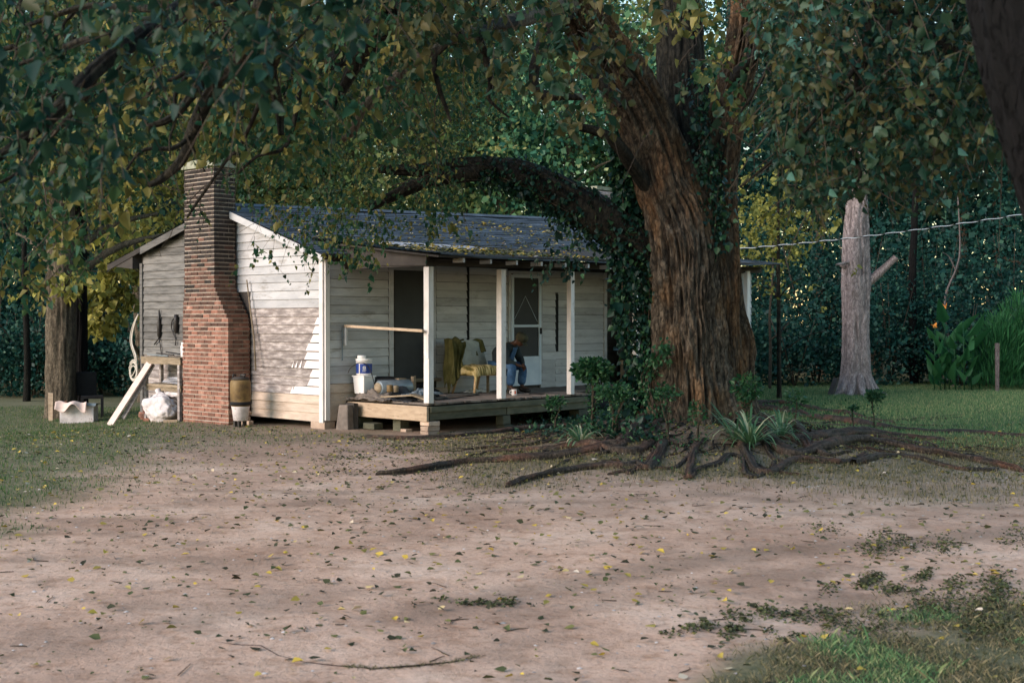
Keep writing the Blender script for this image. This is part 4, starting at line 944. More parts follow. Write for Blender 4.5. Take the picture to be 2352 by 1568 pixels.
# ------------------------------------------------ other trees
def smalltree(name, label, cat, base, h, rad, crown, nclump, nleaf, lsize, mat, barkm, crad=(2.2,2.2,2.6), cz=None, group=None, ctwist=.3, limbs=5, simple=True, trunkpath=None, csize=.55, droop=.4, nr=40):
    bx, by = base; z0 = float(gz(bx, by)); e = empty(name, (bx, by, z0), 0, label, cat, group)
    if trunkpath is None:
        tx, ty = random.uniform(-ctwist, ctwist), random.uniform(-ctwist, ctwist)
        ctrl = [(bx,by,z0-.1,rad*1.45),(bx,by,z0+.35,rad*1.05),(bx+tx*.4,by+ty*.4,z0+h*.3,rad*.9),(bx+tx,by+ty,z0+h*.65,rad*.65),(bx+tx*.7,by+ty,z0+h,rad*.2)]
    else: ctrl = trunkpath
    inst(joined('trunk', [barktube(ctrl, nr, 24 if nr < 60 else 60, rad*.12, freq=8 if nr < 60 else 12, seed=bx, lobes=4, lobeamp=.05, flare=2)], barkm), e)
    top = np.array(ctrl)
    lm = []
    for k in range(limbs):
        f = random.uniform(.35, .9); p = spline(ctrl, 20)[int(f*19)]; a = random.uniform(0, 6.28); ll = random.uniform(.5, 1)*crad[0]*.9
        q = [(p[0],p[1],p[2],p[3]*.5),(p[0]+math.cos(a)*ll*.5,p[1]+math.sin(a)*ll*.5,p[2]+ll*.35,p[3]*.3),(p[0]+math.cos(a)*ll,p[1]+math.sin(a)*ll,p[2]+ll*.5,p[3]*.12)]
        lm.append(barktube(q, 8, 6, .004, seed=k))
    if lm: inst(joined('limbs', lm, barkm), e)
    if nclump:
        cz = h*.72 if cz is None else cz
        q = unit(RS.randn(nclump, 3))*(RS.rand(nclump, 1)**.4); q = q*np.array(crad)+np.array([bx, by, z0+cz]); q = q[q[:, 2] > z0+.2]
        P = np.repeat(q, nleaf, 0)+RS.randn(len(q)*nleaf, 3)*csize*np.array([1,1,.55]); P = P[P[:, 2] > z0+.05]
        D = unit(RS.randn(len(P), 3)+[0,0,-droop]); cr = np.repeat(RS.rand(len(q)), nleaf)[:len(P)]
        rnd = np.clip(.55*RS.rand(len(P))+.45*cr+random.uniform(-.15,.15), 0, 1)
        inst(leaves('crown', P, D, lsize*(.6+.7*RS.rand(len(P))), mat, rnd=rnd, simple=simple, w=.38), e)
    return e
# wood behind: rows of trees, each its own
def Wp(u, Y): return ((u-CX)/F*Y, Y)
woodlab = {'l': ('dark leafy tree in the wood left of the cabin', 'trees of the wood left of the cabin'),
           'm': ('leafy tree of the wood rising behind the cabin roof', 'trees of the wood behind the roof'),
           'r': ('dark leafy tree in the wood behind the right lawn', 'trees of the wood behind the right lawn')}
wood = []
for u in range(-120, 340, 115): wood.append((u, random.uniform(37, 42), 'l', L['wood']))
for u in range(380, 1640, 115): wood.append((u, random.uniform(42, 47), 'm', L['woodlight']))
for u in range(1700, 2500, 100): wood.append((u, random.uniform(40, 45), 'r', L['wood']))
for u in range(-160, 2560, 190): wood.append((u, random.uniform(50, 56), 'l' if u < 350 else 'm' if u < 1650 else 'r', L['woodlight'] if u < 1750 else L['wood']))
for u in range(-160, 2560, 170): wood.append((u, random.uniform(58, 64), 'l' if u < 350 else 'm' if u < 1650 else 'r', L['wood']))
for (u, Y, k, mt) in wood:
    if k == 'm' and random.random() < .3: mt = L['woodyellow']
    u += random.uniform(-25, 25)
    b = Wp(u, Y); h = random.uniform(11, 15)+(Y-40)*.25
    ls_ = random.uniform(.13,.23)
    smalltree('broadleaf_tree', woodlab[k][0], 'tree', b, h, random.uniform(.12,.24), True, 110, int(62*(.19/ls_)**1.1), ls_, mt, M['barkbrown'], crad=(3.0,2.4,h*.5), cz=h*.52, group=woodlab[k][1], limbs=6, csize=.62)
# understory bushes
def bush(u, Y, r, h, mat, label, group=None, nl=1700, ls=.11, name='bush', csize=.22, simple=True):
    b = Wp(u, Y); z0 = float(gz(*b)); e = empty(name, (b[0], b[1], z0), 0, label, 'bush', group)
    n = max(8, nl//40); q = unit(RS.randn(n, 3))*(RS.rand(n, 1)**.35)*np.array([r, r*.8, h*.5])+np.array([b[0], b[1], z0+h*.5])
    P = np.repeat(q, 40, 0)+RS.randn(len(q)*40, 3)*csize; P = P[P[:, 2] > z0+.02]
    inst(leaves('foliage', P, RS.randn(len(P), 3)+[0,0,-.3], ls*(.6+.7*RS.rand(len(P))), mat, simple=simple, w=.36), e)
    mb = MB()
    for k in range(5):
        a = random.uniform(0, 6.28); mb.tube([(b[0], b[1], z0-.03), (b[0]+math.cos(a)*r*.3, b[1]+math.sin(a)*r*.3, z0+h*.45), (b[0]+math.cos(a)*r*.6, b[1]+math.sin(a)*r*.5, z0+h*.85)], [.02,.014,.006], 5)
    inst(mb.build('stems', M['twig'], smooth=True), e); return e
for u in list(range(-80, 340, 52)): bush(u, random.uniform(33, 36), 1.0, random.uniform(1.6, 3.0), L['wood'], 'dark green bush at the wood edge left of the cabin', 'bushes left of the cabin')
for u in list(range(1715, 2440, 55)): bush(u, random.uniform(35.5, 38.5), 1.1, random.uniform(1.6, 3.4), L['wood'], 'dark green bush at the wood edge behind the right lawn', 'bushes behind the right lawn')
for u in list(range(1690, 2440, 90)): bush(u, random.uniform(37, 39), 1.6, random.uniform(4, 5.5), L['wood'], 'tall dark thicket bush behind the right lawn', 'tall thicket behind the right lawn', nl=2600)
for u in list(range(-80, 420, 80)): bush(u, random.uniform(36, 38), 1.6, random.uniform(4, 5.5), L['wood'], 'tall dark thicket bush left of the cabin', 'tall thicket left of the cabin', nl=2600)
# left tree pair
b = W(145, 965, 27.5); z0 = float(gz(b[0], b[1]))
def tp_(u0, Y, rp, vt=-60, lean=0): return [px(u0,1000,Y,rp*1.12)]+[px(u0+lean*k, v, Y, rp*(1-.03*k)) for k, v in enumerate(range(930, vt, -120))]
lt = smalltree('broadleaf_tree', 'grey brown straight trunked tree left of the cabin with boxes at its foot', 'tree', (b[0], b[1]), 9, .33, True, 150, 60, .13, L['main'], M['barkbrown'], crad=(3.4,2.4,2.6), cz=6.6, trunkpath=tp_(140,27.5,32), nr=140, csize=.5, limbs=6)
b2 = W(180, 960, 28.4)
smalltree('broadleaf_tree', 'dark thinner tree close behind the grey brown trunk left of the cabin', 'tree', (b2[0], b2[1]), 9, .2, True, 60, 50, .13, L['main'], M['barkblack'], crad=(2.0,1.6,1.8), cz=7.5, trunkpath=tp_(182,28.4,18), nr=60, csize=.45)
# yellow tree behind the gable
by = Wp(330, 33)
ye = smalltree('yellowing_tree', 'yellow green large leafed tree between the dark trunk and the gable', 'tree', by, 7.5, .13, True, 0, 0, .2, L['yellow'], M['barkbrown'], limbs=4, crad=(1.5,1.5,2))
P0 = []
for (u, v, Y, su, sv, n) in ((275,660,29.5,50,70,150),(220,700,29.3,35,40,60),(300,590,29.5,40,30,50),(140,640,28.2-.9,45,20,26),(360,430,31,70,60,120),(420,350,31,40,40,50),(300,520,30,60,30,50)):
    for k in range(n): P0.append(W(random.gauss(u, su), random.gauss(v, sv), Y+random.gauss(0,.3)))
P0 = np.array(P0); u, v = UV(P0[:,0],P0[:,1],P0[:,2]); P0 = P0[(v < polyf([(100,690),(180,740),(240,770),(300,700),(330,690),(500,690)])(u))]
P, D, A, B_, C_ = bough(P0, 5, .3, .9, .17)
inst(leaves('crown', P, D, .17*(.6+.6*RS.rand(len(P))), L['yellow'], w=.44), ye)
inst(twigtubes('twigs', A, B_, C_, .006, .002, M['twig']), ye)
# yellowish small tree right of the big trunk
yb = Wp(1790, 30)
y2 = smalltree('yellowing_tree', 'small tree with pale yellow leaves seen just right of the huge trunk', 'tree', yb, 7, .045, True, 0, 0, .2, L['yellow'], M['barkdark'], limbs=5, crad=(1.5,1.5,2))
P0 = np.array([W(random.gauss(1775, 60), random.gauss(500, 65), 30+random.gauss(0,.4)) for k in range(260)])
P, D, A, B_, C_ = bough(P0, 6, .3, .6, .12); inst(leaves('crown', P, D, .11*(.6+.6*RS.rand(len(P))), L['yellow'], w=.4, rnd=RS.rand(len(P))*.55), y2)
# pale grey dead-looking tree
YG = 32.0; b = W(1966, 905, YG)
gt = smalltree('bare_tree', 'pale grey barked tree with flared base standing on the right lawn', 'tree', (b[0], b[1]), 10, .3, False, 0, 0, .1, L['wood'], M['barkgrey'], limbs=0,
  trunkpath=[px(1966,922,YG,58),px(1966,905,YG,44),px(1966,880,YG,36),px(1966,830,YG,30),px(1965,740,YG,29),px(1966,650,YG,30),px(1966,560,YG,28),px(1968,470,YG,22),px(1972,380,YG,18),px(1972,250,YG,15),px(1970,50,YG,11)], nr=200)
for (pts) in ([(1985,655,32,11),(2010,635,31.9,10),(2035,612,31.8,8),(2058,590,31.7,7)], [(1950,618,32,7),(1938,612,31.9,5),(1930,608,31.9,4)], [(1955,600,31.8,5),(1938,605,31.7,3),(1920,608,31.6,2)]):
    inst(joined('branch', [barktube([px(*p) for p in pts], 24, 14, .01, seed=3)], M['barkgrey']), gt)
for s_ in range(5):
    a = -2.6+s_*.55; o = [(b[0]+math.cos(a)*.28, b[1]+math.sin(a)*.28, b[2]+.45, .10),(b[0]+math.cos(a)*.48, b[1]+math.sin(a)*.48, b[2]+.1, .09),(b[0]+math.cos(a)*.75, b[1]+math.sin(a)*.7, b[2]-.05, .05)]
    inst(joined('root', [barktube(o, 20, 12, .01, seed=s_)], M['barkgrey']), gt)
# near black trunk at the right edge
nt_ = empty('leaning_tree', (2.4, 5.3, 0), 0, 'near black leaning trunk filling the right edge of the view', 'tree')
inst(joined('trunk', [barktube([px(2560,1300,5.3,62),px(2520,900,5.3,66),px(2475,600,5.3,82),px(2448,430,5.3,100),px(2415,250,5.3,118),px(2385,80,5.3,135),px(2370,-80,5.3,145),px(2350,-300,5.3,150)], 80, 60, .02, seed=12)], M['barkblack']), nt_)
# thin pale saplings in the wood on the right
for (pts, lab) in (([(1772,780,33),(1768,830,33),(1770,720,33)], None),):
    pass
def sapling(pts, r, lab, fork=None, mat='barkbrown'):
    e = empty('sapling', tuple(W(*pts[0])), 0, lab, 'tree'); P = spline([W(*p) for p in pts], 20); mb = MB(); mb.tube(P, list(np.linspace(r, r*.5, 20)), 7, wob=.12); inst(mb.build('trunk', M[mat], smooth=True), e)
    if fork:
        mb = MB(); mb.tube(spline([W(*p) for p in fork], 12), list(np.linspace(r*.6, r*.2, 12)), 6); inst(mb.build('branch', M[mat], smooth=True), e)
sapling([(1768,900,34),(1770,800,34),(1768,730,34),(1774,640,34),(1780,500,34)], .045, 'thin brown sapling with low side branch right of the huge trunk', [(1770,780,34),(1790,765,33.9),(1812,742,33.8)])
sapling([(2190,900,35.5),(2180,800,35.5),(2170,690,35.5),(2195,620,35.5),(2205,570,35.5),(2200,450,35.5)], .035, 'thin crooked pale sapling behind the cannas', [(2195,620,35.5),(2180,590,35.4),(2165,580,35.3)], 'barkgrey')
0 and sapling([(1850,900,36),(1848,700,36),(1852,500,36),(1850,300,36)], .09, 'thin dark sapling between the huge trunk and the pale grey tree')
sapling([(2100,900,36.7),(2095,650,36.7),(2105,400,36.7),(2110,150,36.7)], .13, 'straight dark trunk in the wood just right of the pale grey tree', mat='barkblack')
sapling([(60,965,33),(62,800,33),(55,600,33),(60,400,33)], .10, 'thin dark sapling at the far left wood edge', mat='barkdark')
# ---------------------------------------------------------------- plants
def pom(u, v, Y, ru, stems, label, vtop, lush=260, mat='shrub', flat=.6, name='clipped_shrub', ls=.05):
    "small shrub: bare stems and a dense leafy head (centre u,v)"
    g = W(u, v, Y); gx_, gy_ = g[0], g[1]; z0 = float(gz(gx_, gy_)); e = empty(name, (gx_, gy_, z0), 0, label, 'shrub')
    c = W(u, vtop, Y); r = ru/F*Y
    mb = MB()
    for k in range(stems):
        a = random.uniform(0, 6.28); mid = np.array([gx_+math.cos(a)*r*.15, gy_+math.sin(a)*.06, z0+(c[2]-z0)*.5]); top = c+np.array([math.cos(a)*r*.6, math.sin(a)*r*.4, -r*.2])
        mb.tube(spline([(gx_+random.uniform(-.04,.04)*stems*.4, gy_, z0-.03), mid, top], 8)+RS.randn(8, 3)*.006, list(np.linspace(.016, .007, 8)), 6)
    inst(mb.build('stems', M['chairwood' if stems > 4 else 'twig'] if False else M['barkbrown'], smooth=True), e)
    P = unit(RS.randn(lush, 3))*(RS.rand(lush, 1)**.5)*np.array([r, r*.9, r*flat])+c
    inst(leaves('foliage', P, (P-c)*2/r+RS.randn(lush, 3)*.7, ls*(.6+.8*RS.rand(lush)), L[mat], w=.38), e)
    q = RS.rand(lush//4, 1)**.7; P = np.array([gx_, gy_, z0])*(1-q)+c*q+RS.randn(lush//4, 3)*.05*(.4+q); P[:, 2] = np.maximum(P[:, 2], z0+.03)
    inst(leaves('foliage', P, RS.randn(len(P), 3), ls*.8, L[mat], w=.38), e)
pom(1362, 985, 18.6, 46, 3, 'glossy dark shrub in front of the third porch post', 850, 900, flat=.62, ls=.06)
pom(1412, 1000, 17.6, 46, 6, 'forked shrub with many pale stems beside the strap leaved clump', 900, 560, flat=.45, ls=.045)
pom(1274, 975, 19.5, 26, 1, 'tiny shrub on one stem in front of the low porch beam', 925, 240, ls=.04)
pom(1533, 1000, 17.0, 30, 3, 'knobbly low shrub against the left foot of the huge trunk', 900, 180, ls=.04, flat=.7)
pom(1600, 985, 16.9, 22, 2, 'small leafy sprig in front of the middle of the huge trunk', 945, 110, ls=.04, flat=1.2)
pom(1716, 965, 17.4, 34, 3, 'round headed shrub at the right foot of the huge trunk', 890, 360, ls=.05, flat=.9)
pom(1826, 960, 18.0, 22, 1, 'thin stemmed shrub right of the strap leaved clump', 915, 180, ls=.04, flat=1.2)
pom(2010, 950, 20.5, 20, 1, 'mushroom shaped little shrub on a thin stem on the lawn edge', 908, 240, ls=.05, flat=.55)
pom(1962, 948, 21.0, 10, 1, 'tiny round shrub low on the lawn beside the mushroom shaped one', 936, 80, ls=.04)
def strap(u, v, Y, n, ln, label, mat='lily', spread=1.0, w=.017):
    g = W(u, v, Y); x0, y0 = g[0], g[1]; z0 = float(gz(x0, y0)); V = []; Fs = []; r = []
    for k in range(n):
        a = random.uniform(0, 6.28); l = ln*random.uniform(.5, 1.1); el = random.uniform(.35, 1.2); ww = w*random.uniform(.6, 1.2)
        d = np.array([math.cos(a), math.sin(a)]); s = np.array([-d[1], d[0]]); b = len(V); x = 0; z = 0
        for j in range(9):
            t = j/8; hw = ww*(1-t**2.5)*(.6+.4*min(1, t*4)); c = np.array([x0+random.gauss(0,.0)+d[0]*x, y0+d[1]*x, z0+z])
            V += [(c[0]+s[0]*hw, c[1]+s[1]*hw, c[2]), (c[0]-s[0]*hw, c[1]-s[1]*hw, c[2])]
            ang = el-t*t*2.1*spread; x += l/8*math.cos(ang); z += l/8*math.sin(ang)
            z = max(z, .02)
        Fs += [(b+2*j, b+2*j+1, b+2*j+3, b+2*j+2) for j in range(8)]; rr = random.random()**1.3; r += [rr]*8
    o = raw('strap_leaved_plant', V, Fs, L[mat], smooth=True, rnd=r); props(o, label, 'plant')
strap(1722, 990, 16.6, 90, .85, 'arching strap leaved clump with pale striped leaves at the trunk foot')
strap(1795, 968, 17.3, 40, .7, 'smaller strap leaved clump right behind the arching striped one')
strap(1335, 1006, 17.3, 55, .6, 'low strap leaved clump in front of the forked shrub')
strap(1690, 975, 16.9, 14, .75, 'stiff upright leaves rising left of the arching striped clump', spread=.25)
# low weeds and small ferns over the root mound
for (u0, v0, su, sv, n, ls, mt, lab) in ((1430,965,55,16,450,.05,'shrub','low weedy greens between the forked shrub and the trunk foot'),(1850,955,110,14,900,.05,'shrub','low weeds scattered over the roots right of the trunk'),(1560,1000,90,12,380,.04,'shrub','sparse small weeds among the roots before the trunk')):
    g = GV([random.gauss(u0, su) for _ in range(n)], [max(925, random.gauss(v0, sv)) for _ in range(n)]); g[:, 2] += RS.rand(n)**2*.16
    props(leaves('weeds', g, RS.randn(n, 3)+[0,0,.5], ls, L[mt], w=.3), lab, 'ground cover', kind='stuff')
# cannas and feathery bush
def canna(u, Y, hpx, label, flower=None):
    b = W(u, 905, Y); z0 = float(gz(b[0], b[1])); h = hpx/F*Y; e = empty('canna_plant', (b[0], b[1], z0), 0, label, 'plant'); mb = MB()
    lean = random.uniform(-.08,.08); mb.tube([(b[0], b[1], z0), (b[0]+lean*.5, b[1], z0+h*.5), (b[0]+lean, b[1], z0+h)], [.02,.016,.008], 6); inst(mb.build('stem', L['shrub'], smooth=True), e)
    n = 7; zz = np.linspace(.1, .8, n)*h+z0; a = np.arange(n)*2.4+random.random()*6; P = np.stack([b[0]+0*zz, b[1]+0*zz, zz], 1); D = np.stack([np.cos(a)*.6, np.sin(a)*.6, .75+0*a], 1)
    inst(leaves('leaf', P, D, .55*(.7+.5*RS.rand(n)), L['fern'], w=.2), e)
    if flower:
        P = np.repeat([[b[0]+lean, b[1], z0+h-.02]], 7, 0)+RS.randn(7, 3)*.03; m_ = M['orange']
        inst(leaves('flower', P, RS.randn(7, 3)+[0,0,.8], .11, m_, w=.4), e)
canna(2146, 33.5, 150, 'canna with an orange flower at the left of its clump', True)
canna(2170, 33.8, 195, 'tallest canna with an orange flower', True)
for u, h in ((2195,140),(2215,155),(2232,130),(2160,110),(2180,120),(2250,145)): canna(u, 33.6+random.uniform(-.3,.3), h, 'flowerless canna with broad upright leaves beside the orange flowers')
for o in COL.objects:
    if o.get('label', '').startswith('flowerless canna'): o['group'] = 'flowerless cannas'
b = W(2330, 905, 34)
for k, (u, Y, h) in enumerate(((2290,34,2.0),(2335,34.4,2.5),(2390,34.2,2.4))):
    b = Wp(u, Y); z0 = float(gz(*b)); n = 2200; a = RS.rand(n)*6.28; t = RS.rand(n); r = .75*t**.8
    P = np.stack([b[0]+np.cos(a)*r, b[1]+np.sin(a)*r*.7, z0+RS.rand(n)**.8*h*(1-.35*t)], 1); D = np.stack([np.cos(a)*.4, np.sin(a)*.4, 1+0*a], 1)+RS.randn(n, 3)*.2
    o = leaves('feathery_bush', P, D, .26*(.6+.6*RS.rand(n)), L['fern'], w=.05, simple=True)
    props(o, ('feathery bright green bush nearest the cannas','tall feathery bright green bush behind the grey stake','feathery bright green bush at the far right edge')[k], 'bush')
mb = MB(); p = W(2290, 905, 33.2); mb.box((p[0], p[1], .6), (.09,.07,1.3), jit=.01); props(mb.build('stake', M['barkgrey']), 'grey wooden stake standing before the feathery bushes', 'stake')
mb = MB(); p = W(1912, 905, 31.6); mb.beam((p[0]-.06, p[1], -.02), (p[0]+.12, p[1]+.1, .42), .16, .06); props(mb.build('plank', M['darkwood']), 'short dark plank leaning on the left of the pale grey tree', 'plank')
# power cable, two twisted strands
e = empty('power_cable', tuple(W(1690, 590, 29)), 0, 'pale twisted overhead cable crossing the wood on the right', 'cable')
a, b = H(9.9, 2.2, 3.35), W(2700, 430, 22); n = 900; t = np.linspace(0, 1, n)[:, None]; C = a*(1-t)+b*t; C[:, 2] -= .25*(4*t*(1-t))[:, 0]
for ph, mt, nm in ((0,'wire','strand'),(math.pi,'black','strand')):
    th = np.linspace(0, 26*6.283, n)+ph; Q = C.copy(); Q[:, 2] += .009*np.sin(th); Q[:, 1] += .009*np.cos(th)
    mb = MB(); mb.tube(Q, .0075, 5); inst(mb.build(nm, M[mt], smooth=True), e)
# ---------------------------------------------------------------- clutter left of the chimney (house-local helper)
def hempty(name, p, label, cat, rz=0, group=None): return empty(name, tuple(H(*p)), HA+rz, label, cat, group)
def put(mb, name, mat, e, **k): return mb.build(name, M[mat], e, **k)
GL = lambda x, y: float(gz(H(x, y, 0)[0], H(x, y, 0)[1]))
# bench shelf against the gable; local coords of its own
e = hempty('workbench', (-.30, 4.25, GL(-.3,4.25)), 'rough two tier wooden bench between the chimney and the cabin corner', 'bench')
mb = MB(); mb.box((0,0,1.17),(.42,1.35,.05), jit=.006); mb.box((-.19,0,1.11),(.03,1.35,.10)); put(mb, 'top_board', 'rawwood', e, bevel=.004)
mb = MB(); mb.box((0,-.05,.66),(.40,1.2,.045), jit=.006); mb.box((-.17,-.05,.60),(.03,1.2,.08)); put(mb, 'lower_shelf', 'rawwood', e, bevel=.004)
for (x, y) in ((-.17,.55),(-.17,-.6),(.16,.55),(.16,-.6)):
    mb = MB(); mb.box((x,y,.57),(.06,.07,1.15)); put(mb, 'leg', 'weather', e, bevel=.004)
zb = GL(-.3,4.25)+1.197
e = hempty('white_jar', (-.30, 3.72, zb), 'white plastic jar standing on the bench against the chimney', 'jar'); mb = MB(); mb.lathe((0,0,0),[(.07,0),(.085,.01),(.088,.20),(.07,.235)],20); put(mb,'body','white',e,smooth=True); mb = MB(); mb.lathe((0,0,.236),[(.074,0),(.074,.035),(.068,.04)],20); put(mb,'lid','white',e,smooth=True)
for k, (dy, lab) in enumerate(((.28,'grey metal bar lying foremost on the bench top'),(.12,'dark metal bar lying across the other bars on the bench top'),(-.05,'short dark bar lying near the white jar'))):
    mb = MB(); mb.beam((0,-.3+.05*k,.01+.02*k),(-.04+.05*k,.35,.03+.025*k),.03,.02); e = hempty('metal_bar', (-.38+.05*k, 4.2+dy, zb+.005), lab, 'metal bar'); put(mb,'bar',('galv','darkwood','black')[k],e)
e = hempty('folded_sheeting', (-.30, 3.95, zb-.50), 'striped folded sheets lying on the lower bench shelf', 'sheet')
mb = MB()
for k in range(4): mb.box((0,0,.02+.03*k),(.34-.03*k,.62-.06*k,.024), jit=.012)
put(mb,'stack','flash',e,bevel=.006)
e = hempty('tin_can', (-.36, 4.5, GL(-.3,4.4)+.50-.12), 'short dark cylinder lying under the lower bench shelf', 'can'); mb = MB(); mb.tube([(-.02,-.25,0),(-.02,.2,0)],.09,14); put(mb,'body','galv',e,smooth=True)
# sacks
def sack(p, dims, label, mat='sack', seed=0):
    e = hempty('sack', p, label, 'sack'); bm = bmesh.new(); bmesh.ops.create_icosphere(bm, subdivisions=5, radius=1)
    for v in bm.verts:
        q = v.co.copy(); f = 1+.25*(mnoise.noise(q*1.4+Vector((seed,0,0))))+.09*mnoise.noise(q*4+Vector((0,seed,0)))+.04*mnoise.noise(q*9)
        v.co = Vector((q.x*dims[0]*f, q.y*dims[1]*f*(1+.25*q.z*-.5), (q.z*f*.9+.9)*dims[2]))
    me = bpy.data.meshes.new('sack'); bm.to_mesh(me); bm.free(); me.polygons.foreach_set('use_smooth', [True]*len(me.polygons)); me.materials.append(M[mat])
    o = bpy.data.objects.new('bag', me); COL.objects.link(o); o.parent = e
    mb = MB(); mb.tube([(dims[0]*.1,dims[1]*.2,dims[2]*1.7),(dims[0]*.15,dims[1]*.35,dims[2]*2.0)],[.03,.06],8); put(mb,'neck',mat,e,smooth=True)
sack((-.55,4.18,GL(-.5,4.1)-.02),(.26,.42,.30),'large dirty white sack slumped on the ground under the bench', seed=3)
sack((-.30,3.95,GL(-.5,4.1)+.42),(.18,.34,.12),'smaller pale sack lying on top of the large dirty white one', seed=8)
# leaning planks
mb = MB(); mb.beam(H(-1.05,5.15,GL(-1.05,5.15)-.02), H(-.45,4.62,1.10), .16, .03, up=tuple(H(1,0,0)-H(0,0,0))); props(mb.build('plank', M['pink'], bevel=.003), 'wide pale pinkish plank leaning against the bench end', 'plank')
mb = MB(); mb.beam(H(-.85,5.0,GL(-.85,5.0)+.1), H(-.40,4.66,1.0), .11, .025, up=tuple(H(1,0,0)-H(0,0,0))); props(mb.build('plank', M['weather'], bevel=.003), 'narrower grey plank leaning just behind the wide pinkish one', 'plank')
mb = MB(); mb.beam(H(-.75,3.75,GL(-.7,3.8)+.03), H(-.55,3.6,GL(-.7,3.8)+.03), .06, .05); props(mb.build('wood_block', M['tanwood'], bevel=.003), 'short wood scrap on the ground by the chimney foot', 'wood scrap')
e = hempty('brick_pile', (-.45,4.85,GL(-.45,4.85)), 'low stack of worn bricks behind the leaning planks', 'bricks'); 
for k in range(5):
    mb = MB(); mb.box((random.uniform(-.02,.02), random.choice((0,.2))-.1, .035+.075*(k//2)),(.1,.2,.065), jit=.004); put(mb,'brick','brick',e,bevel=.005)
# tools on the wall
e = hempty('hanging_tool', (-.03,5.05,1.78), 'long dark plane like tool hanging on the grey boards left', 'tool')
mb = MB(); mb.lathe((0,0,-.30),[(.012,0),(.04,.05),(.045,.28),(.02,.42),(.012,.55)],8); put(mb,'body','leather',e,smooth=True); mb = MB(); mb.tube([(0,0,-.3),(0,-.06,-.55),(0,-.10,-.75)],.012,6); mb.tube([(0,.02,-.30),(0,.12,-.38),(0,.18,-.42)],.014,6); put(mb,'strap','leather',e,smooth=True)
e = hempty('hanging_tool', (-.03,4.45,1.80), 'dark tool with a curved handle hanging nearer the chimney', 'tool')
mb = MB(); mb.lathe((0,0,-.22),[(.02,0),(.05,.04),(.05,.25),(.04,.36)],8); put(mb,'body','leather',e,smooth=True)
mb = MB(); mb.tube(spline([(0,.02,.1),(0,.14,.02),(0,.17,-.12),(0,.08,-.26),(0,.02,-.34),(0,.04,-.45)],16),.012,6); put(mb,'strap','leather',e,smooth=True)
# hose coil on the corner
e = hempty('coiled_hose', (-.06,5.78,1.85), 'pale hose hanging in loose coils on the far left cabin corner', 'hose')
mb = MB()
for k in range(5):
    pts = []; rx, rz = random.uniform(.10,.17), random.uniform(.14,.22); cz = -1.05+random.uniform(-.05,.05); cy = .12
    for j in range(25):
        t = j/24*6.283; pts.append((random.uniform(-.01,.01)-.03, cy+rx*math.cos(t+k), cz+rz*math.sin(t+k)))
    mb.tube(pts, .012, 6)
for k in range(3):
    s_ = random.uniform(-.04,.06); mb.tube(spline([(0,-.02,.1),(-.02,.12+s_,-.15),(-.03,.18+s_,-.45),(-.03,.02+s_,-.75),(-.03,.05,-1.0),(-.02,.22,-1.15)],24), .011, 6)
put(mb,'hose','rope',e,smooth=True)
# rusty drum on an upturned bucket
z0 = GL(-.45,1.72); e = hempty('bucket', (-.55,1.62,z0), 'rust streaked white bucket under the rusty drum by the chimney', 'bucket')
mb = MB(); mb.lathe((0,0,.10),[(.11,0),(.125,.01),(.155,.235),(.16,.25),(.15,.25)],24); put(mb,'body',"sack",e,smooth=True)
for (x, y) in ((-.07,.06),(-.07,-.06),(.08,.0)):
    mb = MB(); mb.box((x,y,.05),(.05,.05,.11), jit=.004); put(mb,'foot','darkwood',e)
e = hempty('rusty_drum', (-.55,1.62,z0+.352), 'rusty olive drum with battered lid standing on a white bucket', 'drum')
mb = MB(); mb.lathe((0,0,0),[(.155,0),(.165,.02),(.17,.04),(.163,.055),(.175,.14),(.182,.28),(.178,.40),(.168,.44),(.15,.455)],28); put(mb,'body','rust',e,smooth=True)
mb = MB(); mb.lathe((0,0,.02),[(.166,0),(.18,.01),(.18,.045),(.17,.06)],28); put(mb,'band','black',e,smooth=True)
mb = MB(); mb.lathe((0,0,.455),[(.15,0),(.14,.04),(.10,.055),(.02,.06)],28); put(mb,'lid','darkwood',e,smooth=True)
mb = MB(); mb.tube([(-.10,.08,.50),(-.08,.1,.55),(-.05,.06,.53)],.02,6); mb.tube([(0,-.1,.51),(.02,-.12,.55),(-.03,-.03,.53)],.022,6); put(mb,'latch','leather',e,smooth=True)
e = hempty('brick_pile', (-.25,1.88,z0), 'small stack of pale bricks between the drum and the chimney', 'bricks')
for k in range(4):
    mb = MB(); mb.box((.01*k,random.uniform(-.03,.05),.035+.08*(k%3)),(.11,.21,.07), rot=random.uniform(-.3,.3), jit=.006); put(mb,'brick','blockstone',e,bevel=.01)
# stump board by the cabin corner
e = hempty('wooden_stump', (.22,-.30,GL(.2,-.2)-.03), 'dark weathered stump standing against the near cabin corner', 'stump')
mb = MB(); mb.box((0,0,.22),(.22,.24,.44), rot=.3, jit=.035); put(mb,'block','deck',e,bevel=.02); mb = MB(); mb.box((.10,-.02,.23),(.06,.24,.48), jit=.02); put(mb,'slab','darkwood',e)
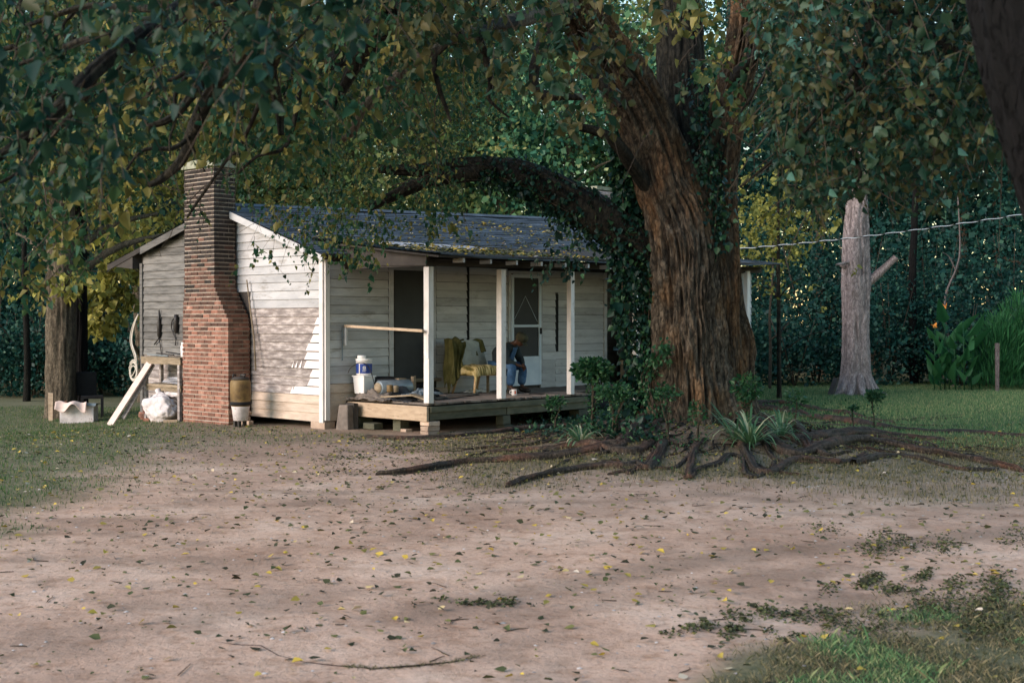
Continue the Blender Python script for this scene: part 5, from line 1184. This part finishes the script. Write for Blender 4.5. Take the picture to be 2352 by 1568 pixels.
# ---------------------------------------------------------------- porch clutter
DZ = .503
e = hempty('white_pail', (.66,-.24,DZ+.08), 'square white pail under the blue labelled bucket', 'pail')
mb = MB(); mb.add([(s1*.11,s2*.12,0) for s1 in (-1,1) for s2 in (-1,1)]+[(s1*.13,s2*.15,.30) for s1 in (-1,1) for s2 in (-1,1)],[(0,1,3,2),(4,6,7,5),(0,4,5,1),(2,3,7,6),(0,2,6,4),(1,5,7,3)]); put(mb,'body','white',e,bevel=.015); mb = MB(); mb.box((0,0,.30),(.28,.32,.025)); put(mb,'rim','white',e,bevel=.006)
e = hempty('blue_bucket', (.66,-.24,DZ+.395), 'white plastic bucket with blue label stacked on the square pail', 'bucket')
mb = MB(); mb.lathe((0,0,0),[(.125,0),(.13,.02),(.138,.25),(.145,.255),(.145,.28)],28); put(mb,'body','white',e,smooth=True)
mb = MB(); t0 = math.radians(195)
mb.grid(lambda a, b: ((.1325+b*.008)*math.cos(2.15+a*4.6), (.1325+b*.008)*math.sin(2.15+a*4.6), .035+b*.165), 26, 2); put(mb,'label','blue',e,smooth=True)
mb = MB(); mb.lathe((-.05,-.0,.28),[(.075,0),(.075,.055),(.065,.06)],16); put(mb,'lid','white',e,smooth=True)
dr = Vector((H(0,0,0)[0]-0, 0, 0))
mb = MB()
def onlab(az, z, w, h, r0=.1425): 
    return [(r0*math.cos(az-w), r0*math.sin(az-w), z), (r0*math.cos(az+w), r0*math.sin(az+w), z), (r0*math.cos(az+w), r0*math.sin(az+w), z+h), (r0*math.cos(az-w), r0*math.sin(az-w), z+h)]
az = math.radians(-128)
for a_, z_, w_, h_ in ((0,.145,.16,.012),(-.14,.11,.04,.036),(.14,.11,.04,.036),(0,.105,.12,.01),(0,.122,.06,.012),(0,.085,.24,.008),(-.05,.068,.20,.006)): mb.add(onlab(az+a_, z_, w_, h_), [(0,1,2,3)])
put(mb,'emblem','white',e)
mb = MB(); mb.add(onlab(az-.62,.03,.05,.18,.1415),[(0,1,2,3)]); put(mb,'stripe','white',e)
e = hempty('steel_tank', (.86,-.72,DZ+.20), 'dented grey steel cylinder lying on the porch rubbish', 'tank')
mb = MB(); mb.tube([(-.30,.0,0),(-.28,0,0),(.30,-.10,.0),(.32,-.10,0)],[.10,.125,.125,.10],20); put(mb,'body','galv',e,smooth=True); mb = MB(); mb.tube([(-.315,.0,0),(-.27,0,0)],[.088,.088],20); put(mb,'cap','rawwood',e,smooth=True)
e = hempty('dark_tub', (1.05,-.30,DZ+.02), 'dark ragged tub behind the grey cylinder', 'tub'); mb = MB(); mb.lathe((0,0,0),[(.2,0),(.24,.02),(.27,.30),(.25,.31)],18); put(mb,'body','tarp',e); mb = MB(); mb.lathe((0,0,.3),[(.25,0),(.18,.04),(.1,.03)],11); put(mb,'contents','black',e)
e = hempty('paint_tin', (1.20,-.52,DZ+.07), 'squat tin with red and grey label in front of the door', 'tin'); mb = MB(); mb.box((0,0,.12),(.17,.2,.24)); put(mb,'body','galv',e,bevel=.01); mb = MB(); mb.box((0,-.101,.13),(.13,.006,.10)); mb.box((-.086,0,.13),(.006,.14,.10)); put(mb,'label','red',e); mb = MB(); mb.box((0,0,.255),(.18,.21,.02)); put(mb,'lid','rawwood',e,bevel=.004)
e = hempty('white_spray_bottle', (1.08,-.68,DZ+.08), 'small white bottle leaning before the squat tin', 'bottle'); mb = MB(); mb.lathe((0,0,0),[(.035,0),(.04,.01),(.04,.13),(.02,.17),(.015,.19)],14, rot=Matrix.Rotation(.2,3,'Y')); put(mb,'body','white',e,smooth=True); mb = MB(); mb.lathe((.038,0,.188),[(.02,0),(.02,.03)],12); put(mb,'cap','white',e,smooth=True)
e = hempty('broken_chair_leg', (1.52,-.55,DZ), 'upright splintered wood piece beside the dark doorway', 'wood scrap'); mb = MB(); mb.box((0,0,.18),(.07,.06,.36), jit=.02); put(mb,'piece','rawwood',e)
def heap(name, label, cat, p, dims, mat, seed, fold=1.0):
    e = hempty(name, p, label, cat); mb = MB()
    def fn(a, b):
        x, y = (a-.5)*2, (b-.5)*2; rr = min(1, math.hypot(x, y)); q = Vector((x*2.2+seed, y*2.2, seed))
        z = (1-rr**2)*(.55+.6*mnoise.noise(q)*fold)+.12*mnoise.noise(q*3)*fold
        return (x*dims[0]+.05*mnoise.noise(q*2), y*dims[1]+.05*mnoise.noise(q*2+Vector((5,0,0))), max(-.04, z*dims[2]))
    mb.grid(fn, 34, 34); put(mb, 'folds', mat, e, smooth=True, solid=.008)
heap('crumpled_tarpaulin','crumpled dark tarpaulin spread over the near end of the porch','tarpaulin',(.98,-1.0,DZ+.01),(.48,.55,.22),'tarp',2,1.6)
heap('rumpled_sacking','greyish sacking drooping over the left porch edge','cloth',(.58,-.62,DZ+.01),(.20,.50,.17),'deck',5,1.6)
heap('dark_cloth_heap','dark cloth heap lying below the door step','cloth',(1.85,-.45,DZ+.01),(.38,.30,.30),'black',9,1.3)
heap('grey_tarpaulin_fold','shiny blue grey plastic fold on top of the dark tarpaulin','tarpaulin',(1.02,-1.32,DZ+.10),(.34,.18,.10),'galv',12,1.7)
for k, (x0,y0,x1,y1,z0,z1,w,lab) in enumerate(((.50,-.50,.62,-1.55,.03,.11,.13,'loose grey board propped over the porch edge'),(.62,-1.50,.66,-1.93,.12,.03,.14,'loose board lying askew toward the first post'),(1.5,-1.3,2.7,-.9,.06,.02,.13,'dark loose board lying flat behind the first post'),(.75,-1.55,1.9,-1.25,.02,.05,.11,'loose board half buried under the tarpaulin'))):
    mb = MB(); mb.beam(H(x0,y0,DZ+z0), H(x1,y1,DZ+z1), w, .025); props(mb.build('loose_board', M['rawwood' if k < 2 else 'deck'], bevel=.003), lab, 'board')
mb = MB(); mb.tube(spline([H(.30,-.25,.95),H(.34,-.3,1.05),H(.5,-.35,1.12),H(.62,-.4,1.05),H(.68,-.45,.85),H(.7,-.5,.62)],20), .007, 5); props(mb.build('bent_wire', M['darkwood'], smooth=True), 'thin bent wire arching left of the square white pail', 'wire')
e = hempty('rusty_tin', (.62,-.95,DZ+.14), 'small tin lying among the sacking at the porch corner', 'tin'); mb = MB(); mb.lathe((0,0,0),[(.05,0),(.055,.01),(.055,.11),(.045,.115)],14); put(mb,'body','rust',e,smooth=True); mb = MB(); mb.lathe((.03,-.12,0),[(.04,0),(.045,.1),(.03,.11)],12); put(mb,'neck','rawwood',e,smooth=True)
# armchair
ac_s = 1.0; ac = hempty('armchair', (3.02,-.62,DZ), 'low wooden legged armchair draped with cloths against the porch wall', 'armchair', rz=math.radians(-4))
# local: x = across the seat, -y = front
def cleg(x, y, dx, dy, h=.36):
    mb = MB(); mb.tube([(x+dx,y+dy,0),(x,y,h)],[.018,.03],10); return put(mb,'leg','chairwood',ac,smooth=True)
ac.scale = (1.08,1.08,1.02)
cleg(-.24,-.24,-.09,-.05); cleg(.24,-.24,.05,-.05); cleg(-.24,.22,-.02,.12); cleg(.24,.22,.02,.12)
mb = MB(); mb.box((0,-.02,.36),(.54,.54,.07)); put(mb,'seat_frame','chairwood',ac,bevel=.015)
def cush(fn, nu, nv, name, mat, thick=.03): mb = MB(); mb.grid(fn, nu, nv); return put(mb, name, mat, ac, smooth=True, solid=thick)
def seatf(a, b):
    x = (a-.5)*.66; y = (b-.5)*.66-.02; ex = max(0, abs(a-.5)-.38)/.12; ey = max(0, .14-b)/.14
    return (x*(1-.06*ex), y+.04*ey, .47-.13*ex**1.5-.15*ey**1.5+.02*mnoise.noise(Vector((a*6, b*6, 1)))+.03*(1-abs(a-.5)*2))
cush(seatf, 26, 26, 'seat_cover', 'gold', .03)
mb = MB(); mb.box((0,.0,.42),(.5,.5,.09)); put(mb,'seat_cushion','tanwood',ac,bevel=.03)
def backf(a, b):
    x = (a-.5)*.74*(1-.12*b**3); z = .42+b*.52-.07*abs(a-.5)**2*4*b; return (x, .22+.13*b-.05*math.cos((a-.5)*3)+.015*mnoise.noise(Vector((a*4,b*5,3))), z)
cush(backf, 22, 22, 'backrest', 'sheet', .09)
def drapef(a, b):   # olive cloth over the left third of the back, hanging down past the seat
    t = b; x0 = -.43+.03*math.sin(t*5); x1 = -.02-.22*min(1, t*1.5)**.8; x = x0+(x1-x0)*a
    y = .235-.13*t+.022*math.sin(a*17+t*2)*min(1, t*3)-.05*max(0, t-.5)+.10*max(0,1-t*14)
    return (x+.012*mnoise.noise(Vector((a*9,b*9,5))), y+.015*mnoise.noise(Vector((a*7,b*9,0))), .99-.05*(2*a-1)**2*(1-t)-t*(.86-.30*a*min(1,t*1.2))+.02*math.sin(a*14))
cush(drapef, 34, 30, 'drape', 'olive', .014)
def drape1(a, b): return (-.43+.02*math.sin(b*7+a*5), .36-a*.24, .97-.88*b*(1-.12*math.sin(a*9)))
cush(drape1, 16, 26, 'drape', 'olive', .012)
def drape2(a, b): return (.12+a*.26, .315-.02*math.sin(a*9)-.09*b, .97-.02*(a-.5)**2*8-.30*b*(1-.5*abs(a-.3)))
cush(drape2, 14, 14, 'drape', 'olive', .02)
o = heap('white_cloth','small white cloth lying on the porch floor under the armchair','cloth',(3.35,-.25,DZ+.005),(.22,.14,.10),'white',3,1.0)
# stool hidden behind the post
e = hempty('stool', (3.52,-.66,DZ), 'low dark stool under the seated person', 'stool'); mb = MB(); mb.box((0,0,.37),(.36,.34,.05)); put(mb,'seat','rawwood',e,bevel=.01)
for x in (-.14,.14):
    for y in (-.13,.13): mb = MB(); mb.box((x,y,.17),(.04,.04,.345)); put(mb,'leg','rawwood',e)
# mug, small things on the deck
pm = W(1181, 905, 23.1); e = empty('mug', (pm[0], pm[1], DZ+.001), 0, 'white enamel mug with red print on the porch boards at the person\'s feet', 'mug')
mb = MB(); mb.lathe((0,0,0),[(.040,0),(.045,.006),(.048,.10),(.052,.105),(.046,.104),(.042,.02)],22); put(mb,'body','white',e,smooth=True)
mb = MB(); mb.tube([(-.046,0,.085),(-.075,0,.08),(-.078,0,.04),(-.046,0,.025)],.007,6); put(mb,'handle','white',e,smooth=True)
mb = MB(); mb.add([(.0485*math.sin(a_)*1.01, -.0485*math.cos(a_)*1.01, z_) for a_, z_ in ((.1,.03),(.7,.03),(.7,.085),(.1,.085))],[(0,1,2,3)]); put(mb,'print','red',e)
mb = MB(); p0 = W(1215, 903, 23.4); mb.beam((p0[0],p0[1],DZ+.015),(p0[0]+.28,p0[1]-.03,DZ+.015),.03,.018); props(mb.build('knife', M['black'], bevel=.003), 'thin dark bar lying on the boards right of the mug', 'bar')
# passage: crate and dark appliance
e = hempty('wooden_crate', (7.85,-.55,DZ), 'tan wooden crate standing in the dark passage', 'crate')
mb = MB(); mb.box((0,0,.25),(.46,.6,.5)); put(mb,'box','rawwood',e,bevel=.01)
for z in (.06,.44):
    mb = MB(); mb.box((-.24,0,z),(.025,.62,.07)); mb.box((0,-.31,z),(.48,.025,.07)); put(mb,'batten','tanwood',e)
e = hempty('iron_stove', (7.85,-.5,DZ+.505), 'black bulky stove on top of the tan crate in the dark passage', 'stove')
mb = MB(); mb.box((0,0,.27),(.5,.62,.52)); put(mb,'body','tarp',e,bevel=.05); mb = MB(); mb.lathe((0,.08,.53),[(.17,0),(.18,.1),(.15,.25),(.1,.3)],18); put(mb,'hood','tarp',e,smooth=True)
# things at the foot of the left tree
bl = W(150, 968, 26.6); z0 = float(gz(bl[0], bl[1])); e = empty('white_box', (W(182,965,26.4)[0], 26.4, z0), .1, 'white box with rags on its lid at the foot of the left tree', 'box')
mb = MB(); mb.box((0,0,.18),(.66,.4,.36), jit=.01); put(mb,'body','sack',e,bevel=.01); mb = MB(); mb.box((0,0,.375),(.74,.48,.03), jit=.02); put(mb,'lid','galv',e)
e = empty('rag', (W(165,945,26.2)[0], 26.2, z0+.40), 0, 'pinkish rag hanging over the white box lid', 'rag')
mb = MB(); mb.grid(lambda a, b: (-.3+a*.62, -.05-.1*b+.03*math.sin(a*9), .03-.22*max(0,b-.4)*(1+math.sin(a*8)*.6)+.02*math.sin(a*13)), 24, 12); put(mb,'cloth','pink',e,smooth=True,solid=.012)
e = empty('old_chair', (W(212,955,27.6)[0], 27.6, z0), .3, 'black broken chair right of the white box', 'chair')
mb = MB(); mb.box((0,0,.45),(.45,.45,.06)); put(mb,'seat','black',e); mb = MB(); mb.box((-.12,.2,.72),(.42,.05,.5)); put(mb,'backrest','black',e,bevel=.02)
for x in (-.2,.2):
    for y in (-.2,.2): mb = MB(); mb.box((x,y,.21),(.06,.06,.43)); put(mb,'leg','black',e)
mb = MB(); p = W(117,960,26.8); mb.box((p[0], p[1], z0+.27),(.09,.05,.62), jit=.01); props(mb.build('plank', M['tanwood']), 'short tan board standing left of the left tree trunk', 'plank')
mb = MB(); p = W(147,955,26.7); mb.box((p[0], p[1], z0+.20),(.12,.05,.42), jit=.01); props(mb.build('plank', M['brick']), 'reddish board standing between the left tree and the white box', 'plank')
# ---------------------------------------------------------------- person
def skinmesh(name, joints, edges, radii, mat, parent, root=0, sub=2):
    me = bpy.data.meshes.new(name); me.from_pydata([tuple(j) for j in joints], edges, []); o = bpy.data.objects.new(name, me); COL.objects.link(o)
    o.parent = parent; m = o.modifiers.new('skin', 'SKIN')
    for i, r in enumerate(radii):
        r = r if isinstance(r, tuple) else (r, r); me.skin_vertices[0].data[i].radius = r; me.skin_vertices[0].data[i].use_root = (i == root)
    m.use_smooth_shade = True; m.branch_smoothing = .4
    m = o.modifiers.new('sub', 'SUBSURF'); m.levels = m.render_levels = sub
    me.materials.append(mat); return o
# faces +y (forward) in its own space, rotated toward the camera right
ps = H(3.52,-.66,DZ); pe = empty('person', tuple(ps), math.radians(-90-28), 'seated person in cap, dark jacket and blue jeans bent forward on the porch', 'person')
J = [(0,0,.48),(0,.06,.60),(0,.16,.76),(0,.29,.89),(0,.37,.93),(0,.44,.95),   # pelvis, waist, chest, neck base, neck, head
     (-.10,.04,.46),(-.19,.42,.50),(-.17,.40,.10),(-.18,.54,.05),             # left hip knee ankle toe
     (.10,.04,.46),(.19,.40,.52),(.20,.36,.10),(.21,.50,.05),
     (-.19,.24,.83),(-.27,.32,.60),(-.12,.46,.50),(-.06,.50,.47),             # left shoulder elbow wrist palm
     (.19,.24,.83),(.27,.30,.60),(.12,.46,.52),(.05,.51,.49)]
E = [(0,1),(1,2),(2,3),(3,4),(4,5),(0,6),(6,7),(7,8),(8,9),(0,10),(10,11),(11,12),(12,13),(3,14),(14,15),(15,16),(16,17),(3,18),(18,19),(19,20),(20,21)]
Rr = [(.13,.10),(.12,.09),(.12,.09),(.07,.055),.05,(.07,.075),.085,.06,.042,.035,.085,.06,.042,.035,.06,.043,.028,.03,.06,.043,.028,.03]
skinmesh('body', J, E, Rr, M['skin'], pe)
# clothing follows the body, a little larger
Jj = [J[0],J[1],J[2],J[3],J[14],J[15],(J[16][0]*1.05,J[16][1]-.02,J[16][2]),J[18],J[19],(J[20][0]*1.05,J[20][1]-.02,J[20][2]),(0,.345,.925)]
skinmesh('jacket', Jj, [(0,1),(1,2),(2,3),(3,4),(4,5),(5,6),(3,7),(7,8),(8,9),(3,10)], [(.175,.16),(.19,.165),(.215,.175),(.13,.12),.10,.078,.05,.10,.078,.05,(.085,.075)], M['jacket'], pe)
jn = [J[0],J[6],J[7],(J[8][0],J[8][1]-.01,.13),J[10],J[11],(J[12][0],J[12][1]-.01,.13)]
skinmesh('jeans', jn, [(0,1),(1,2),(2,3),(0,4),(4,5),(5,6)], [(.17,.14),.115,.098,.078,.115,.098,.078], M['denim'], pe)
mb = MB(); mb.grid(lambda a, b: ((a-.5)*.20*(1-.25*b), .235+.13*b+.01*math.cos((a-.5)*5), .53+.30*b), 8, 10); put(mb,'shirt_front','denim',pe,smooth=True,solid=.02)
for s_, k in ((-1,8),(1,12)):
    a_ = J[k]; skinmesh('boot', [(a_[0],a_[1]-.03,.13),(a_[0],a_[1]-.02,.06),(a_[0],a_[1]+.08,.045),(a_[0]+.01*s_,a_[1]+.18,.04)], [(0,1),(1,2),(2,3)], [.05,(.055,.06),(.05,.045),(.042,.035)], M['leather'], pe)
# head: skull, nose, ears, and a flat cap pulled forward
hd = Vector((0,.47,.965)); Rt = Matrix.Rotation(math.radians(-38), 3, 'X')
bm = bmesh.new(); bmesh.ops.create_icosphere(bm, subdivisions=4, radius=1)
for v in bm.verts:
    q = v.co.copy(); x, y, z = q.x*.078, q.y*.098, q.z*.115
    if q.z < 0: x *= 1+.25*q.z; y *= 1+.08*q.z
    if q.y > .3: # face
        y += .016*math.exp(-((q.x/.16)**2+((q.z+.12)/.22)**2)); y -= .010*sum(math.exp(-(((q.x-s*.36)/.16)**2+((q.z-.10)/.14)**2)) for s in (-1,1))
        y += .006*math.exp(-((q.x/.3)**2+((q.z+.45)/.09)**2)); y += .008*math.exp(-((q.x/.3)**2+((q.z+.85)/.15)**2))
    v.co = hd+Rt @ Vector((x, y, z))
me = bpy.data.meshes.new('head'); bm.to_mesh(me); bm.free(); me.polygons.foreach_set('use_smooth', [True]*len(me.polygons)); me.materials.append(M['skin']); o = bpy.data.objects.new('head', me); COL.objects.link(o); o.parent = pe
for s_ in (-1,1):
    mb = MB(); c = hd+Rt @ Vector((s_*.078,-.005,-.005)); mb.lathe(c, [(.006,-.028),(.016,-.02),(.018,.01),(.012,.028)], 8, rot=Rt); put(mb,'ear','skin',pe,smooth=True)
    mb = MB(); c = hd+Rt @ Vector((s_*.032,.087,.012)); mb.lathe(c, [(.004,-.008),(.010,0),(.004,.008)], 8, rot=Rt); put(mb,'eye','leather',pe,smooth=True)
mb = MB(); mb.lathe(hd+Rt @ Vector((0,-.012,.022)), [(.102,-.03),(.114,.01),(.120,.045),(.108,.08),(.066,.108),(.01,.114)], 24, rot=Rt); cp_ = put(mb,'cap','cap',pe,smooth=True)
mb = MB(); mb.grid(lambda a, b: tuple(hd+Rt @ Vector(((.085+.01*b)*math.sin((a-.5)*2.2), .075+b*.085*math.cos((a-.5)*2.0), .020-.02*b-.015*abs(a-.5)*2))), 12, 5); mb.build('brim', M['cap'], cp_, smooth=True, solid=.006)
# hands: palm from the body, five fingers each, clasped between the knees
for s_, k in ((-1,17),(1,21)):
    P = Vector(J[k]); hj, he, hr = [P], [], [.026]
    for f in range(4):
        b0 = P+Vector((-s_*.010, .022-.013*f+.02, -.012-.012*f+.02)); ln = (.034,.038,.036,.028)[f]; d1 = Vector((-s_*.75,.35,-.45)).normalized(); d2 = Vector((-s_*.55,-.25,-.8)).normalized()
        p1 = b0+d1*ln; p2 = p1+(d1+d2).normalized()*ln*.7; p3 = p2+d2*ln*.55; n0 = len(hj); hj += [b0, p1, p2, p3]; hr += [.010,.0095,.009,.007]; he += [(0,n0),(n0,n0+1),(n0+1,n0+2),(n0+2,n0+3)]
    t0 = P+Vector((-s_*.006,-.005,.022)); n0 = len(hj); hj += [t0, t0+Vector((-s_*.02,.025,.018)), t0+Vector((-s_*.03,.05,.010))]; hr += [.012,.011,.008]; he += [(0,n0),(n0,n0+1),(n0+1,n0+2)]
    skinmesh('hand', hj, he, hr, M['skin'], pe, sub=1)
# ---------------------------------------------------------------- light
wd = bpy.data.worlds.new('World'); S.world = wd; wd.use_nodes = True; nt = wd.node_tree; bgn = nt.nodes['Background']
sky = nt.nodes.new('ShaderNodeTexSky'); sky.sky_type = 'NISHITA'; sky.sun_disc = False
sd = Vector((-.867,-.557, math.tan(R(22)))).normalized()
sky.sun_elevation = math.asin(sd.z); sky.sun_rotation = math.atan2(sd.x, sd.y); sky.air_density = 1.6; sky.dust_density = .3; sky.ozone_density = 2.5
nt.links.new(sky.outputs[0], bgn.inputs[0]); bgn.inputs[1].default_value = .15
sl = bpy.data.lights.new('sun', 'SUN'); so = bpy.data.objects.new('sun', sl); COL.objects.link(so)
sl.energy = 2.4; sl.angle = R(34); sl.color = (1, .83, .75); so.rotation_euler = sd.to_track_quat('Z', 'Y').to_euler(); so.location = (-20, -10, 20)
S.view_settings.view_transform = 'Standard'; S.view_settings.look = 'None'; S.view_settings.exposure = 1.02; S.view_settings.gamma = 1.0
S.cycles.max_bounces = 6; S.cycles.diffuse_bounces = 3; S.cycles.glossy_bounces = 2; S.cycles.transmission_bounces = 3
